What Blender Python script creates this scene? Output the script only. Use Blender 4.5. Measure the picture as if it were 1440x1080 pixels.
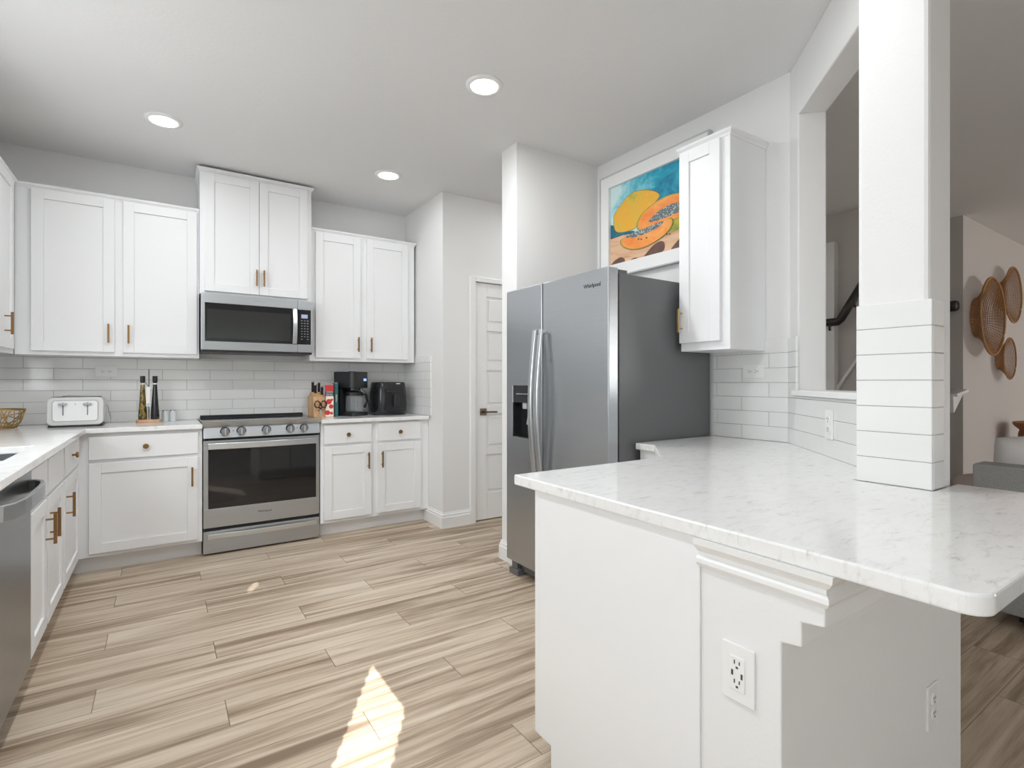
import bpy, bmesh, math, random
from mathutils import Vector, Matrix
PI = math.pi
random.seed(7)
S = bpy.context.scene
for o in list(bpy.data.objects):
    bpy.data.objects.remove(o)
COL = S.collection

# ------------------------------------------------------------------ camera, world, lights
cd = bpy.data.cameras.new('camera'); cam = bpy.data.objects.new('camera', cd); COL.objects.link(cam)
cam.location = (0, 0, 1.188); cam.rotation_euler = (PI/2, 0, -math.radians(33.82))
cd.sensor_width = 36; cd.lens = 734.3/1440*36; cd.shift_y = -2.3/1440; cd.clip_start = .02; cd.clip_end = 200
S.camera = cam
S.view_settings.view_transform = 'Standard'; S.view_settings.look = 'None'
S.view_settings.exposure = 0.19; S.view_settings.gamma = 1.0
S.cycles.max_bounces = 10; S.cycles.diffuse_bounces = 6; S.cycles.glossy_bounces = 4
S.cycles.transmission_bounces = 6; S.cycles.transparent_max_bounces = 8
S.cycles.sample_clamp_indirect = 6
w = bpy.data.worlds.new('world'); S.world = w; w.use_nodes = True
nt = w.node_tree; nt.nodes.clear()
wo = nt.nodes.new('ShaderNodeOutputWorld'); wb = nt.nodes.new('ShaderNodeBackground')
sk = nt.nodes.new('ShaderNodeTexSky'); sk.sky_type = 'NISHITA'; sk.sun_disc = False; sk.sun_elevation = math.radians(31)
nt.links.new(sk.outputs[0], wb.inputs[0]); wb.inputs[1].default_value = .12; nt.links.new(wb.outputs[0], wo.inputs[0])

def sun(name, d, e):
    l = bpy.data.lights.new(name, 'SUN'); l.energy = e; l.angle = math.radians(.16); l.color = (1, .985, .965)
    o = bpy.data.objects.new(name, l); COL.objects.link(o)
    o.rotation_euler = Vector(d).to_track_quat('-Z', 'Y').to_euler(); return o
def area(name, loc, d, sx, sy, e, col=(1, 1, 1)):
    l = bpy.data.lights.new(name, 'AREA'); l.shape = 'RECTANGLE'; l.size = sx; l.size_y = sy; l.energy = e; l.color = col
    o = bpy.data.objects.new(name, l); COL.objects.link(o); o.location = loc
    o.rotation_euler = Vector(d).to_track_quat('-Z', 'Y').to_euler(); return o
sun('sun', (.508, .861, -.6), 12.5)
# daylight at the windows: (centre, direction into the room, width, height, watts)
area('daylight_patio', (-.98, -.45, 1.25), (1, 0, 0), 2.4, 1.9, 22.5, (.93, .972, 1))
area('daylight_sink', (-.98, 2.6, 1.62), (1, 0, 0), 1.0, 1.0, 13, (.93, .972, 1))
area('daylight_dining', (-.15, -3.42, 1.4), (0, 1, 0), 1.3, 1.7, 4, (.93, .972, 1))
area('daylight_living', (7.6, -3.42, 1.4), (-.2, 1, 0), 2.4, 1.7, 62, (1, .985, .97))
# ceiling downlights
DOWN = [(.007, 3.728), (1.403, 2.355), (1.41, 3.773), (.007, 2.355), (.007, .95), (1.403, .95), (2.9, 3.4)]  # last one is hidden behind the stub wall, added to brighten the hall

# ------------------------------------------------------------------ material helpers
def mat(name):
    m = bpy.data.materials.new(name); m.use_nodes = True
    return m, m.node_tree, m.node_tree.nodes['Principled BSDF']
def N(t, kind, **kw):
    n = t.nodes.new(kind)
    for k, v in kw.items():
        if k.startswith('i_'): n.inputs[k[2:].replace('_', ' ')].default_value = v
        else: setattr(n, k, v)
    return n
def math_(t, op, a, b=None):
    n = t.nodes.new('ShaderNodeMath'); n.operation = op
    for i, v in enumerate((a, b)):
        if v is None: continue
        if hasattr(v, 'is_output'): t.links.new(v, n.inputs[i])
        else: n.inputs[i].default_value = v
    return n.outputs[0]
def ramp(t, fac, stops, interp='LINEAR'):
    r = t.nodes.new('ShaderNodeValToRGB'); e = r.color_ramp.elements; r.color_ramp.interpolation = interp
    while len(e) < len(stops): e.new(.5)
    for el, (p, c) in zip(e, stops):
        el.position = p; el.color = (c[0], c[1], c[2], 1) if hasattr(c, '__len__') else (c, c, c, 1)
    t.links.new(fac, r.inputs[0]); return r.outputs[0]
def pos(t, scale=(1, 1, 1), obj=False):
    if obj: s = t.nodes.new('ShaderNodeTexCoord').outputs['Object']
    else: s = t.nodes.new('ShaderNodeNewGeometry').outputs['Position']
    mp = t.nodes.new('ShaderNodeMapping'); mp.inputs['Scale'].default_value = scale
    t.links.new(s, mp.inputs[0]); return mp.outputs[0]
def noise(t, vec, scale, detail=4, rough=.5, dist=0):
    n = N(t, 'ShaderNodeTexNoise'); n.inputs['Scale'].default_value = scale; n.inputs['Detail'].default_value = detail
    n.inputs['Roughness'].default_value = rough; n.inputs['Distortion'].default_value = dist
    t.links.new(vec, n.inputs['Vector']); return n.outputs['Fac']
def bump(t, p, h, strength, dist=.002):
    b = t.nodes.new('ShaderNodeBump'); b.inputs['Strength'].default_value = strength; b.inputs['Distance'].default_value = dist
    t.links.new(h, b.inputs['Height']); t.links.new(b.outputs[0], p.inputs['Normal'])
def plain(name, col, rough=.5, metal=0, spec=.5, coat=0, grain=None):
    m, t, p = mat(name)
    p.inputs['Base Color'].default_value = (*col, 1); p.inputs['Roughness'].default_value = rough
    p.inputs['Metallic'].default_value = metal; p.inputs['Specular IOR Level'].default_value = spec
    p.inputs['Coat Weight'].default_value = coat
    v = pos(t, (1, 1, 1), True)
    n = noise(t, v, 40, 2)
    r = N(t, 'ShaderNodeMapRange'); r.inputs[3].default_value = max(0, rough-.03); r.inputs[4].default_value = min(1, rough+.03)
    t.links.new(n, r.inputs[0]); t.links.new(r.outputs[0], p.inputs['Roughness'])
    if grain: bump(t, p, noise(t, v, grain[0], 3), grain[1])
    return m
def emit(name, col, e):
    m, t, p = mat(name); p.inputs['Base Color'].default_value = (*col, 1)
    p.inputs['Emission Color'].default_value = (*col, 1); p.inputs['Emission Strength'].default_value = e; return m
M = {}
M['wall'] = plain('wall_paint', (.79, .787, .78), .75, spec=.25, grain=(110, .22))
M['wall2'] = plain('living_wall_paint', (.60, .565, .54), .8, spec=.2, grain=(110, .15))
M['ceil'] = plain('ceiling_paint', (.755, .757, .757), .85, spec=.2, grain=(60, .45))
M['trim'] = plain('trim_paint', (.84, .84, .835), .4)
M['cab'] = plain('cabinet_lacquer', (.825, .83, .838), .45)
M['brass'] = plain('brushed_brass', (.30, .175, .075), .36, 1)
M['brass_l'] = plain('satin_brass', (.58, .42, .2), .3, 1)
M['bronze'] = plain('antique_bronze', (.16, .12, .10), .4, .9)
M['chrome'] = plain('satin_chrome', (.78, .78, .79), .2, 1)
M['black'] = plain('black_plastic', (.018, .018, .02), .35)
M['gloss_black'] = plain('gloss_black', (.014, .014, .016), .1)
M['dark'] = plain('dark_recess', (.01, .01, .011), .6)
M['oven_glass'] = plain('oven_glass', (.008, .008, .009), .04, spec=.6)
M['mw_glass'] = plain('microwave_window', (.032, .033, .032), .12)
M['glass_ceramic'] = plain('glass_ceramic', (.01, .01, .012), .08)
M['grey'] = plain('grey_plastic', (.42, .43, .44), .4)
M['case'] = plain('fridge_case_grey', (.135, .137, .14), .36)
M['plate'] = plain('outlet_white', (.82, .82, .81), .35)
M['slot'] = plain('outlet_slot', (.05, .05, .05), .5)
M['toaster'] = plain('toaster_enamel', (.66, .655, .64), .3)
M['toaster_face'] = plain('toaster_face', (.86, .86, .86), .25)
M['shaker'] = plain('frosted_shaker', (.62, .66, .66), .4)
M['tag'] = plain('paper_tag', (.85, .83, .8), .7)
M['rail'] = plain('dark_stained_rail', (.02, .016, .014), .35)
M['label_red'] = plain('book_red', (.55, .03, .03), .35)
M['cream'] = plain('cream_paper', (.82, .75, .62), .5)
M['navy'] = plain('navy_print', (.02, .035, .08), .4)
M['teal_book'] = plain('teal_book_cover', (.02, .13, .13), .4)
M['grey_page'] = plain('page_edges', (.55, .55, .56), .7)
M['display'] = emit('clock_display', (.32, .36, .5), .35)
M['led'] = emit('led_blue', (.3, .5, .9), .8)
M['lens'] = emit('downlight_lens', (1, .98, .95), 9)
M['window_frame'] = plain('window_frame_white', (.8, .8, .8), .4)
M['blind'] = plain('blind_slat', (.75, .74, .72), .5)
M['carpet'] = plain('stair_carpet', (.33, .29, .26), .95, spec=.1, grain=(300, .6))
m, t, p = mat('thin_glass'); tr = t.nodes.new('ShaderNodeBsdfTransparent'); tr.inputs[0].default_value = (.86, .88, .88, 1)
p.inputs['Base Color'].default_value = (.75, .77, .78, 1); p.inputs['Roughness'].default_value = .05
ms = t.nodes.new('ShaderNodeMixShader'); ms.inputs[0].default_value = .22
t.links.new(tr.outputs[0], ms.inputs[1]); t.links.new(p.outputs[0], ms.inputs[2]); t.links.new(ms.outputs[0], t.nodes['Material Output'].inputs[0]); M['thin_glass'] = m
m, t, p = mat('clear_glass'); p.inputs['Transmission Weight'].default_value = 1; p.inputs['Roughness'].default_value = .02
p.inputs['Base Color'].default_value = (.95, .97, .97, 1); M['glass'] = m

def stainless(name, col, rough, ax):
    m, t, p = mat(name); p.inputs['Metallic'].default_value = 1
    sc = [260, 260, 260]; sc[ax] = 3
    if ax == 0: sc[1] = 3
    n = noise(t, pos(t, tuple(sc)), 1, 3, .6)
    c = ramp(t, n, [(.25, [x*.965 for x in col]), (.75, [min(1, x*1.03) for x in col])])
    t.links.new(c, p.inputs['Base Color'])
    r = N(t, 'ShaderNodeMapRange'); r.inputs[3].default_value = rough-.06; r.inputs[4].default_value = rough+.08
    t.links.new(n, r.inputs[0]); t.links.new(r.outputs[0], p.inputs['Roughness'])
    return m
M['steel'] = stainless('brushed_steel', (.50, .52, .54), .31, 0)
M['steel_d'] = stainless('dark_brushed_steel', (.34, .355, .37), .3, 0)
M['steel_l'] = plain('bright_steel_bar', (.66, .67, .68), .3, 1)

# quartz worktop: near-white with fine grey-beige flecks drawn out into streaks
m, t, p = mat('white_quartz')
v = pos(t, (11, 30, 14))
f1 = noise(t, v, 1.6, 9, .68, .7); f2 = noise(t, pos(t, (2.2, 4, 3)), 1.3, 4, .6)
c1 = ramp(t, f1, [(.28, (.54, .52, .49)), (.37, (.75, .74, .725)), (.47, (.83, .828, .82)), (.75, (.86, .858, .85))])
c2 = ramp(t, f2, [(.3, .965), (.6, 1)])
mx = N(t, 'ShaderNodeMix', data_type='RGBA', blend_type='MULTIPLY'); mx.inputs[0].default_value = 1
t.links.new(c1, mx.inputs[6]); t.links.new(c2, mx.inputs[7]); t.links.new(mx.outputs[2], p.inputs['Base Color'])
p.inputs['Roughness'].default_value = .1; p.inputs['Specular IOR Level'].default_value = .45
M['quartz'] = m

# glazed tile with a faint handmade ripple
m, t, p = mat('glazed_white_tile'); p.inputs['Base Color'].default_value = (.80, .80, .79, 1)
p.inputs['Roughness'].default_value = .09
bump(t, p, noise(t, pos(t), 9, 2), .12, .01); M['tile'] = m
M['grout'] = plain('tile_grout', (.40, .395, .385), .9, spec=.1)

# plank floor: boards .1775 wide, 1.22 long, running along X, joints stepping a third per row
m, t, p = mat('oak_plank_floor')
g = t.nodes.new('ShaderNodeNewGeometry'); sx = t.nodes.new('ShaderNodeSeparateXYZ'); t.links.new(g.outputs['Position'], sx.inputs[0])
X, Y = sx.outputs[0], sx.outputs[1]
ry = math_(t, 'DIVIDE', math_(t, 'SUBTRACT', Y, 2.042), .1775); k = math_(t, 'FLOOR', ry); fy = math_(t, 'FRACT', math_(t, 'ADD', ry, 100))
rx = math_(t, 'DIVIDE', math_(t, 'SUBTRACT', math_(t, 'SUBTRACT', X, .195), math_(t, 'MULTIPLY', k, .4067)), 1.22)
j = math_(t, 'FLOOR', rx); fx = math_(t, 'FRACT', math_(t, 'ADD', rx, 100))
idv = t.nodes.new('ShaderNodeCombineXYZ'); t.links.new(k, idv.inputs[0]); t.links.new(j, idv.inputs[1])
wn = t.nodes.new('ShaderNodeTexWhiteNoise'); wn.noise_dimensions = '2D'; t.links.new(idv.outputs[0], wn.inputs['Vector'])
rnd = wn.outputs['Value']
gv = t.nodes.new('ShaderNodeCombineXYZ')
t.links.new(math_(t, 'ADD', math_(t, 'MULTIPLY', X, .7), math_(t, 'MULTIPLY', rnd, 37)), gv.inputs[0])
t.links.new(math_(t, 'MULTIPLY', Y, 13.0), gv.inputs[1]); t.links.new(math_(t, 'MULTIPLY', rnd, 91), gv.inputs[2])
n1 = noise(t, gv.outputs[0], 1.0, 4, .55, 1.0)
gv2 = t.nodes.new('ShaderNodeCombineXYZ')
t.links.new(math_(t, 'ADD', math_(t, 'MULTIPLY', X, 5), math_(t, 'MULTIPLY', rnd, 13)), gv2.inputs[0])
t.links.new(math_(t, 'MULTIPLY', Y, 120), gv2.inputs[1]); t.links.new(math_(t, 'MULTIPLY', rnd, 50), gv2.inputs[2])
n2 = noise(t, gv2.outputs[0], 1.0, 4, .6, .3)
tone = math_(t, 'ADD', math_(t, 'ADD', math_(t, 'MULTIPLY', n1, 1.0), math_(t, 'MULTIPLY', n2, .30)), math_(t, 'MULTIPLY', rnd, .06))
cc = ramp(t, tone, [(.48, (.225, .160, .103)), (.605, (.37, .282, .198)), (.71, (.515, .412, .308)), (.85, (.63, .53, .415))])
def edge(fr, wdt):  # 1 near a joint
    a = math_(t, 'LESS_THAN', fr, wdt); b = math_(t, 'GREATER_THAN', fr, 1-wdt); return math_(t, 'MAXIMUM', a, b)
seam = math_(t, 'MAXIMUM', edge(fy, .007), edge(fx, .0014))
mx = N(t, 'ShaderNodeMix', data_type='RGBA'); t.links.new(math_(t, 'MULTIPLY', seam, .75), mx.inputs[0])
t.links.new(cc, mx.inputs[6]); mx.inputs[7].default_value = (.12, .08, .05, 1)
t.links.new(mx.outputs[2], p.inputs['Base Color']); p.inputs['Roughness'].default_value = .38
bump(t, p, math_(t, 'SUBTRACT', math_(t, 'MULTIPLY', n2, .15), seam), .25, .0015)
M['floor'] = m

def woody(name, c0, c1, sc=(30, 30, 3), rough=.5):
    m, t, p = mat(name); n = noise(t, pos(t, sc, True), 1, 4, .55, .8)
    t.links.new(ramp(t, n, [(.3, c0), (.7, c1)]), p.inputs['Base Color']); p.inputs['Roughness'].default_value = rough; return m
M['bamboo'] = woody('light_wood', (.52, .30, .14), (.70, .46, .25))
M['tray_wood'] = woody('tray_wood', (.50, .28, .16), (.66, .42, .27))
M['pot_wood'] = woody('turned_brown_wood', (.22, .09, .035), (.33, .14, .05), (5, 5, 40))
M['wicker'] = woody('brown_wicker', (.27, .13, .05), (.46, .24, .10), (90, 90, 90), .6)
M['gold_wire'] = plain('gold_wire', (.55, .36, .14), .35, 1)
m, t, p = mat('grey_upholstery'); v = pos(t, (420, 420, 420))
n = noise(t, v, 1, 2); t.links.new(ramp(t, n, [(.3, (.23, .228, .222)), (.7, (.37, .365, .355))]), p.inputs['Base Color'])
p.inputs['Roughness'].default_value = .95; p.inputs['Specular IOR Level'].default_value = .1; bump(t, p, n, .4); M['sofa'] = m
m, t, p = mat('pale_upholstery'); v = pos(t, (420, 420, 420))
n = noise(t, v, 1, 2); t.links.new(ramp(t, n, [(.3, (.62, .60, .58)), (.7, (.74, .72, .70))]), p.inputs['Base Color'])
p.inputs['Roughness'].default_value = .95; p.inputs['Specular IOR Level'].default_value = .1; bump(t, p, n, .4); M['cushion'] = m
M['pouf'] = plain('beige_pouf_fabric', (.55, .47, .43), .95, spec=.1, grain=(300, .4))
m, t, p = mat('infused_oil'); v = pos(t, (60, 60, 22), True); n = noise(t, v, 1, 3, .6)
t.links.new(ramp(t, n, [(.36, (.012, .012, .006)), (.48, (.05, .035, .008)), (.58, (.30, .20, .02)), (.68, (.10, .012, .015))]), p.inputs['Base Color'])
p.inputs['Roughness'].default_value = .06; p.inputs['Coat Weight'].default_value = .6; M['oil'] = m
M['vinegar'] = plain('dark_vinegar', (.006, .008, .010), .06, coat=.6)

# paints of the fruit picture
def paint(name, stops, sc=(9, 9, 9), rough=.6, det=5):
    m, t, p = mat(name); n = noise(t, pos(t, sc), 1, det, .62, .5)
    t.links.new(ramp(t, n, stops), p.inputs['Base Color']); p.inputs['Roughness'].default_value = rough; return m
m, t, p = mat('picture_blue_ground')
s3 = t.nodes.new('ShaderNodeSeparateXYZ'); t.links.new(pos(t), s3.inputs[0])
n = noise(t, pos(t, (7, 7, 7)), 1, 6, .65, .6)
ll = math_(t, 'SUBTRACT', math_(t, 'MULTIPLY', math_(t, 'SUBTRACT', s3.outputs[1], 2.05), 1.15), math_(t, 'MULTIPLY', s3.outputs[2], .0))
ff = math_(t, 'ADD', math_(t, 'MULTIPLY', n, .75), math_(t, 'MULTIPLY', ll, .55))
t.links.new(ramp(t, ff, [(.22, (.005, .06, .10)), (.38, (.005, .20, .33)), (.5, (.02, .36, .50)), (.62, (.22, .58, .66)), (.78, (.62, .80, .80))]), p.inputs['Base Color'])
M['art_bg'] = m
M['art_skin'] = paint('picture_papaya_skin', [(.25, (.42, .40, .06)), (.4, (.74, .47, .06)), (.6, (.83, .42, .04)), (.8, (.80, .56, .14))], (8, 8, 8))
M['art_flesh'] = paint('picture_papaya_flesh', [(.3, (.85, .20, .04)), (.5, (.90, .31, .07)), (.75, (.93, .45, .14))], (7, 7, 14))
M['art_rind'] = paint('picture_papaya_rind', [(.35, (.72, .42, .03)), (.7, (.42, .38, .07))])
M['art_blue'] = paint('picture_deep_blue', [(.3, (.005, .06, .11)), (.6, (.01, .20, .30)), (.8, (.02, .32, .42))])
M['art_green'] = paint('picture_green_papaya', [(.35, (.13, .24, .05)), (.55, (.45, .42, .05)), (.75, (.70, .45, .05))], (14, 14, 14))
M['art_edge'] = paint('picture_outline', [(.3, (.10, .09, .04)), (.7, (.22, .17, .06))])
M['art_wood'] = paint('picture_wood', [(.3, (.55, .29, .16)), (.5, (.72, .45, .28)), (.75, (.80, .56, .38))], (5, 5, 22))
M['art_brown'] = paint('picture_brown', [(.3, (.11, .055, .04)), (.7, (.20, .11, .085))])
m, t, p = mat('picture_seeds'); vo = N(t, 'ShaderNodeTexVoronoi'); vo.inputs['Scale'].default_value = 95
t.links.new(pos(t), vo.inputs['Vector'])
t.links.new(ramp(t, vo.outputs['Distance'], [(.0, (.50, .60, .62)), (.2, (.20, .28, .32)), (.45, (.03, .045, .055)), (.72, (.42, .44, .40))]), p.inputs['Base Color'])
M['art_seed'] = m

# ------------------------------------------------------------------ mesh helpers
class B:
    """collects geometry; every face keeps a material slot index"""
    def __init__(s): s.bm = bmesh.new(); s.mi = 0
    def _tag(s, n0):
        s.bm.faces.ensure_lookup_table()
        for f in s.bm.faces[n0:]: f.material_index = s.mi
    def box(s, x0, x1, y0, y1, z0, z1):
        n0 = len(s.bm.faces)
        v = [s.bm.verts.new((x, y, z)) for z in (z0, z1) for y in (y0, y1) for x in (x0, x1)]
        for f in ((0, 2, 3, 1), (4, 5, 7, 6), (0, 1, 5, 4), (2, 6, 7, 3), (0, 4, 6, 2), (1, 3, 7, 5)):
            s.bm.faces.new([v[i] for i in f])
        s._tag(n0); return s
    def prism(s, pts, a, b, axis='z'):
        n0 = len(s.bm.faces)
        def P(p, h):
            return (p[0], p[1], h) if axis == 'z' else ((p[0], h, p[1]) if axis == 'y' else (h, p[0], p[1]))
        lo = [s.bm.verts.new(P(q, a)) for q in pts]; hi = [s.bm.verts.new(P(q, b)) for q in pts]
        n = len(pts)
        s.bm.faces.new(lo[::-1]); s.bm.faces.new(hi)
        for i in range(n): s.bm.faces.new((lo[i], lo[(i+1) % n], hi[(i+1) % n], hi[i]))
        s._tag(n0); return s
    def tube(s, pts, r, n=8, closed=False, flat=None):
        """round (or, with flat=(a,b), elliptical) bar along points; r may be a list"""
        n0 = len(s.bm.faces); pts = [Vector(q) for q in pts]; rings = []
        for i, q in enumerate(pts):
            a = pts[i-1] if (i > 0 or closed) else q
            b = pts[(i+1) % len(pts)] if (i < len(pts)-1 or closed) else q
            d = (b-a).normalized()
            up = Vector((0, 0, 1)) if abs(d.z) < .9 else Vector((1, 0, 0))
            u = d.cross(up).normalized(); v = u.cross(d)
            rr = r[i] if hasattr(r, '__len__') else r
            ra, rb = (rr, rr) if not flat else flat
            rings.append([s.bm.verts.new(q+u*(ra*math.cos(2*PI*k/n))+v*(rb*math.sin(2*PI*k/n))) for k in range(n)])
        m = len(rings)
        for i in range(m if closed else m-1):
            A, C = rings[i], rings[(i+1) % m]
            for k in range(n): s.bm.faces.new((A[k], A[(k+1) % n], C[(k+1) % n], C[k]))
        if not closed: s.bm.faces.new(rings[0][::-1]); s.bm.faces.new(rings[-1])
        s._tag(n0); return s
    def lathe(s, prof, c=(0, 0, 0), n=24, axis='z', cap=True):
        n0 = len(s.bm.faces); rings = []
        for r, h in prof:
            ring = []
            for k in range(n):
                a = 2*PI*k/n; q = (r*math.cos(a), r*math.sin(a), h)
                if axis == 'y': q = (q[0], h, q[1])
                elif axis == 'x': q = (h, q[0], q[1])
                ring.append(s.bm.verts.new((c[0]+q[0], c[1]+q[1], c[2]+q[2])))
            rings.append(ring)
        for A, C in zip(rings, rings[1:]):
            for k in range(n): s.bm.faces.new((A[k], A[(k+1) % n], C[(k+1) % n], C[k]))
        if cap:
            s.bm.faces.new(rings[0][::-1]); s.bm.faces.new(rings[-1])
        s._tag(n0); return s
    def sweep(s, path, prof, closed_prof=False):
        """profile points (d,z): d pushes outward along the per-vertex offset given with the path"""
        n0 = len(s.bm.faces); rows = []
        for d, z in prof: rows.append([s.bm.verts.new((q[0]+o[0]*d, q[1]+o[1]*d, z)) for q, o in path])
        for A, C in zip(rows, rows[1:]):
            for k in range(len(path)-1): s.bm.faces.new((A[k], A[k+1], C[k+1], C[k]))
        s.bm.faces.new([r[0] for r in rows]); s.bm.faces.new([r[-1] for r in rows][::-1])
        for a, b in ((rows[0], 1), (rows[-1], 0)):
            pass
        s._tag(n0); return s
    def poly(s, pts):
        n0 = len(s.bm.faces); s.bm.faces.new([s.bm.verts.new(q) for q in pts]); s._tag(n0); return s

ALL = []
def obj(name, b, mats, parent=None, bev=0, smooth=False, seg=2, label=None):
    bm = b.bm; bmesh.ops.recalc_face_normals(bm, faces=bm.faces)
    me = bpy.data.meshes.new(name); bm.to_mesh(me); bm.free()
    for k in (mats if isinstance(mats, (list, tuple)) else [mats]): me.materials.append(M[k])
    o = bpy.data.objects.new(name, me); COL.objects.link(o)
    if parent: o.parent = parent
    if smooth:
        for f in me.polygons: f.use_smooth = True
    if bev:
        md = o.modifiers.new('edge', 'BEVEL'); md.width = bev; md.segments = seg; md.limit_method = 'ANGLE'; md.angle_limit = math.radians(38)
        md.harden_normals = False
    if label: o['label'] = label
    ALL.append(o); return o
def text(name, s, size, loc, rot, m, parent, extrude=.0006, xs=1):
    c = bpy.data.curves.new(name, 'FONT'); c.body = s; c.size = size; c.extrude = extrude; c.align_x = 'CENTER'; c.align_y = 'CENTER'
    f = bpy.data.objects.new(name, c); COL.objects.link(f); bpy.context.view_layer.update()
    me = bpy.data.meshes.new_from_object(f.evaluated_get(bpy.context.evaluated_depsgraph_get())); bpy.data.objects.remove(f)
    from mathutils import Euler
    me.transform(Matrix.Translation(loc) @ Euler(rot).to_matrix().to_4x4() @ Matrix.Diagonal((xs, 1, 1, 1)))
    me.name = name; me.materials.clear(); me.materials.append(M[m])
    o = bpy.data.objects.new(name, me); COL.objects.link(o); o.parent = parent; ALL.append(o); return o
def tag(o, label, cat, group=None):
    o['label'] = label; o['category'] = cat
    if group: o['group'] = group
    return o
def thing(name, label, cat, loc=(0, 0, 0), rz=0, group=None):
    o = bpy.data.objects.new(name, None); COL.objects.link(o); o.empty_display_size = .05
    o.location = loc; o.rotation_euler = (0, 0, rz); return tag(o, label, cat, group)
def struct(o):
    o['kind'] = 'structure'; return o
def settle(e):
    """an empty whose parts were built in world coordinates moves to their base"""
    bpy.context.view_layer.update()
    me = [c for c in e.children_recursive if c.type == 'MESH']
    cs = [v.co for c in me for v in c.data.vertices]
    lo = Vector([min(c[i] for c in cs) for i in range(3)]); hi = Vector([max(c[i] for c in cs) for i in range(3)])
    b = Vector(((lo.x+hi.x)/2, (lo.y+hi.y)/2, lo.z))
    for c in me: c.data.transform(Matrix.Translation(-b))
    e.location = b
    return e
def arc(cx, cy, r, a0, a1, n=6):
    return [(cx+r*math.cos(a0+(a1-a0)*i/n), cy+r*math.sin(a0+(a1-a0)*i/n)) for i in range(n+1)]
def slab(b, xs, ys, inside, z0, z1):
    """gridded slab with holes: cells kept where inside(xmid, ymid)"""
    V = {}
    def v(i, j, z):
        if (i, j, z) not in V: V[(i, j, z)] = b.bm.verts.new((xs[i], ys[j], z))
        return V[(i, j, z)]
    ok = lambda i, j: 0 <= i < len(xs)-1 and 0 <= j < len(ys)-1 and inside((xs[i]+xs[i+1])/2, (ys[j]+ys[j+1])/2)
    for i in range(len(xs)-1):
        for j in range(len(ys)-1):
            if not ok(i, j): continue
            b.bm.faces.new([v(i, j, z1), v(i+1, j, z1), v(i+1, j+1, z1), v(i, j+1, z1)])
            b.bm.faces.new([v(i, j, z0), v(i, j+1, z0), v(i+1, j+1, z0), v(i+1, j, z0)])
            for (di, dj), (p, q) in (((-1, 0), ((i, j), (i, j+1))), ((1, 0), ((i+1, j), (i+1, j+1))), ((0, -1), ((i, j), (i+1, j))), ((0, 1), ((i, j+1), (i+1, j+1)))):
                if not ok(i+di, j+dj): b.bm.faces.new([v(*p, z0), v(*q, z0), v(*q, z1), v(*p, z1)])
    bmesh.ops.dissolve_limit(b.bm, angle_limit=.01, verts=b.bm.verts[:], edges=b.bm.edges[:])
    return b

# ------------------------------------------------------------------ the room
CEIL, XL, YB, XR, YR = 2.745, -1.02, 4.653, 2.618, -3.5
XE = 9.5
struct(obj('floor', B().box(XL-.12, XE+.1, YR-.1, 7.2, -.1, 0), 'floor'))
struct(obj('ceiling', B().box(XL-.12, XE+.1, YR-.1, 7.2, CEIL, CEIL+.1), 'ceil'))
wb_ = struct(obj('wall_back', B().box(XL-.12, 1.90, YB, YB+.12, 0, CEIL), 'wall'))
struct(obj('wall_return', B().box(1.90, 2.03, 3.851, YB+.12, 0, CEIL), 'wall'))
# hall wall with its door opening (X 2.185..3.02, up to 2.06)
b = B(); b.box(2.03, 2.185, 3.851, 3.97, 0, CEIL); b.box(3.02, 5.2, 3.851, 3.97, 0, CEIL); b.box(2.185, 3.02, 3.851, 3.97, 2.06, CEIL)
struct(obj('wall_hall', b, 'wall'))
struct(obj('wall_stub', B().box(1.909, 2.74, 2.795, 2.97, 0, CEIL), 'wall'))
# diagonal pass-through wall + right wall: kitchen face x - y = 1.217, thickness .125
K = 1.217; TH = .125*math.sqrt(.5)
def dg(y, off=0):      # point on the kitchen face of the diagonal wall, pushed off metres away from the kitchen
    return (y+K+off*math.sqrt(.5), y-off*math.sqrt(.5))
struct(obj('wall_right', B().box(XR, XR+.122, 1.401, 2.795, 0, CEIL), 'wall'))
A0, A1 = dg(1.401), dg(1.30)
JB = 1.319
b = B()
b.prism([dg(1.401), dg(JB), dg(JB, .125), dg(1.401, .125), (XR+.122, 1.45), (XR+.02, 1.45)], 0, CEIL)
E0 = .80
b.prism([dg(JB), dg(E0), dg(E0, .125), dg(JB, .125)], 0, 1.125)
b.prism([dg(JB), dg(E0), dg(E0, .125), dg(JB, .125)], 2.475, CEIL)
wd_ = struct(obj('wall_diagonal', b, 'wall', bev=.006))
# sill ledge of the pass-through
b = B(); b.prism([dg(JB+.008, -.028), dg(.765, -.028), dg(.765, .15), dg(JB-.0005, .15), dg(JB-.0005, 0), dg(JB+.008, 0)], 1.125, 1.151)
struct(obj('trim_1', b, 'trim', bev=.004))
# column on the peninsula and knee wall with its stepped corbel
b = B(); b.box(1.795, 1.968, .568, .75, 0, CEIL); b.prism([(1.795, .75), (1.968, .75), (2.02, .803), (1.98, .803+.03)], 0, CEIL)
wc_ = struct(obj('wall_column', B().prism([(1.795, .568), (1.968, .568), (1.968, .715), dg(.79, .125), dg(.80), (1.88, .76), (1.795, .75)], 0, CEIL), 'wall', bev=.012))
b = B()
b.prism([(.541, 0), (.7212, 0), (.7212, .851), (.462, .851), (.462, .750), (.503, .744), (.503, .698), (.541, .692)], .98, 1.952, 'x')
wk_ = struct(obj('wall_peninsula', b, 'wall', bev=.003))
b = B()
prof = [(0, .788), (.006, .788), (.012, .797), (.012, .806), (.005, .812), (.005, .820), (.014, .828), (.022, .838), (.024, .8518), (0, .8518)]
b.sweep([((.98, .724), (-1, 0)), ((.98, .462), (-1, -1)), ((1.952, .462), (0, -1))], prof)
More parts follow.
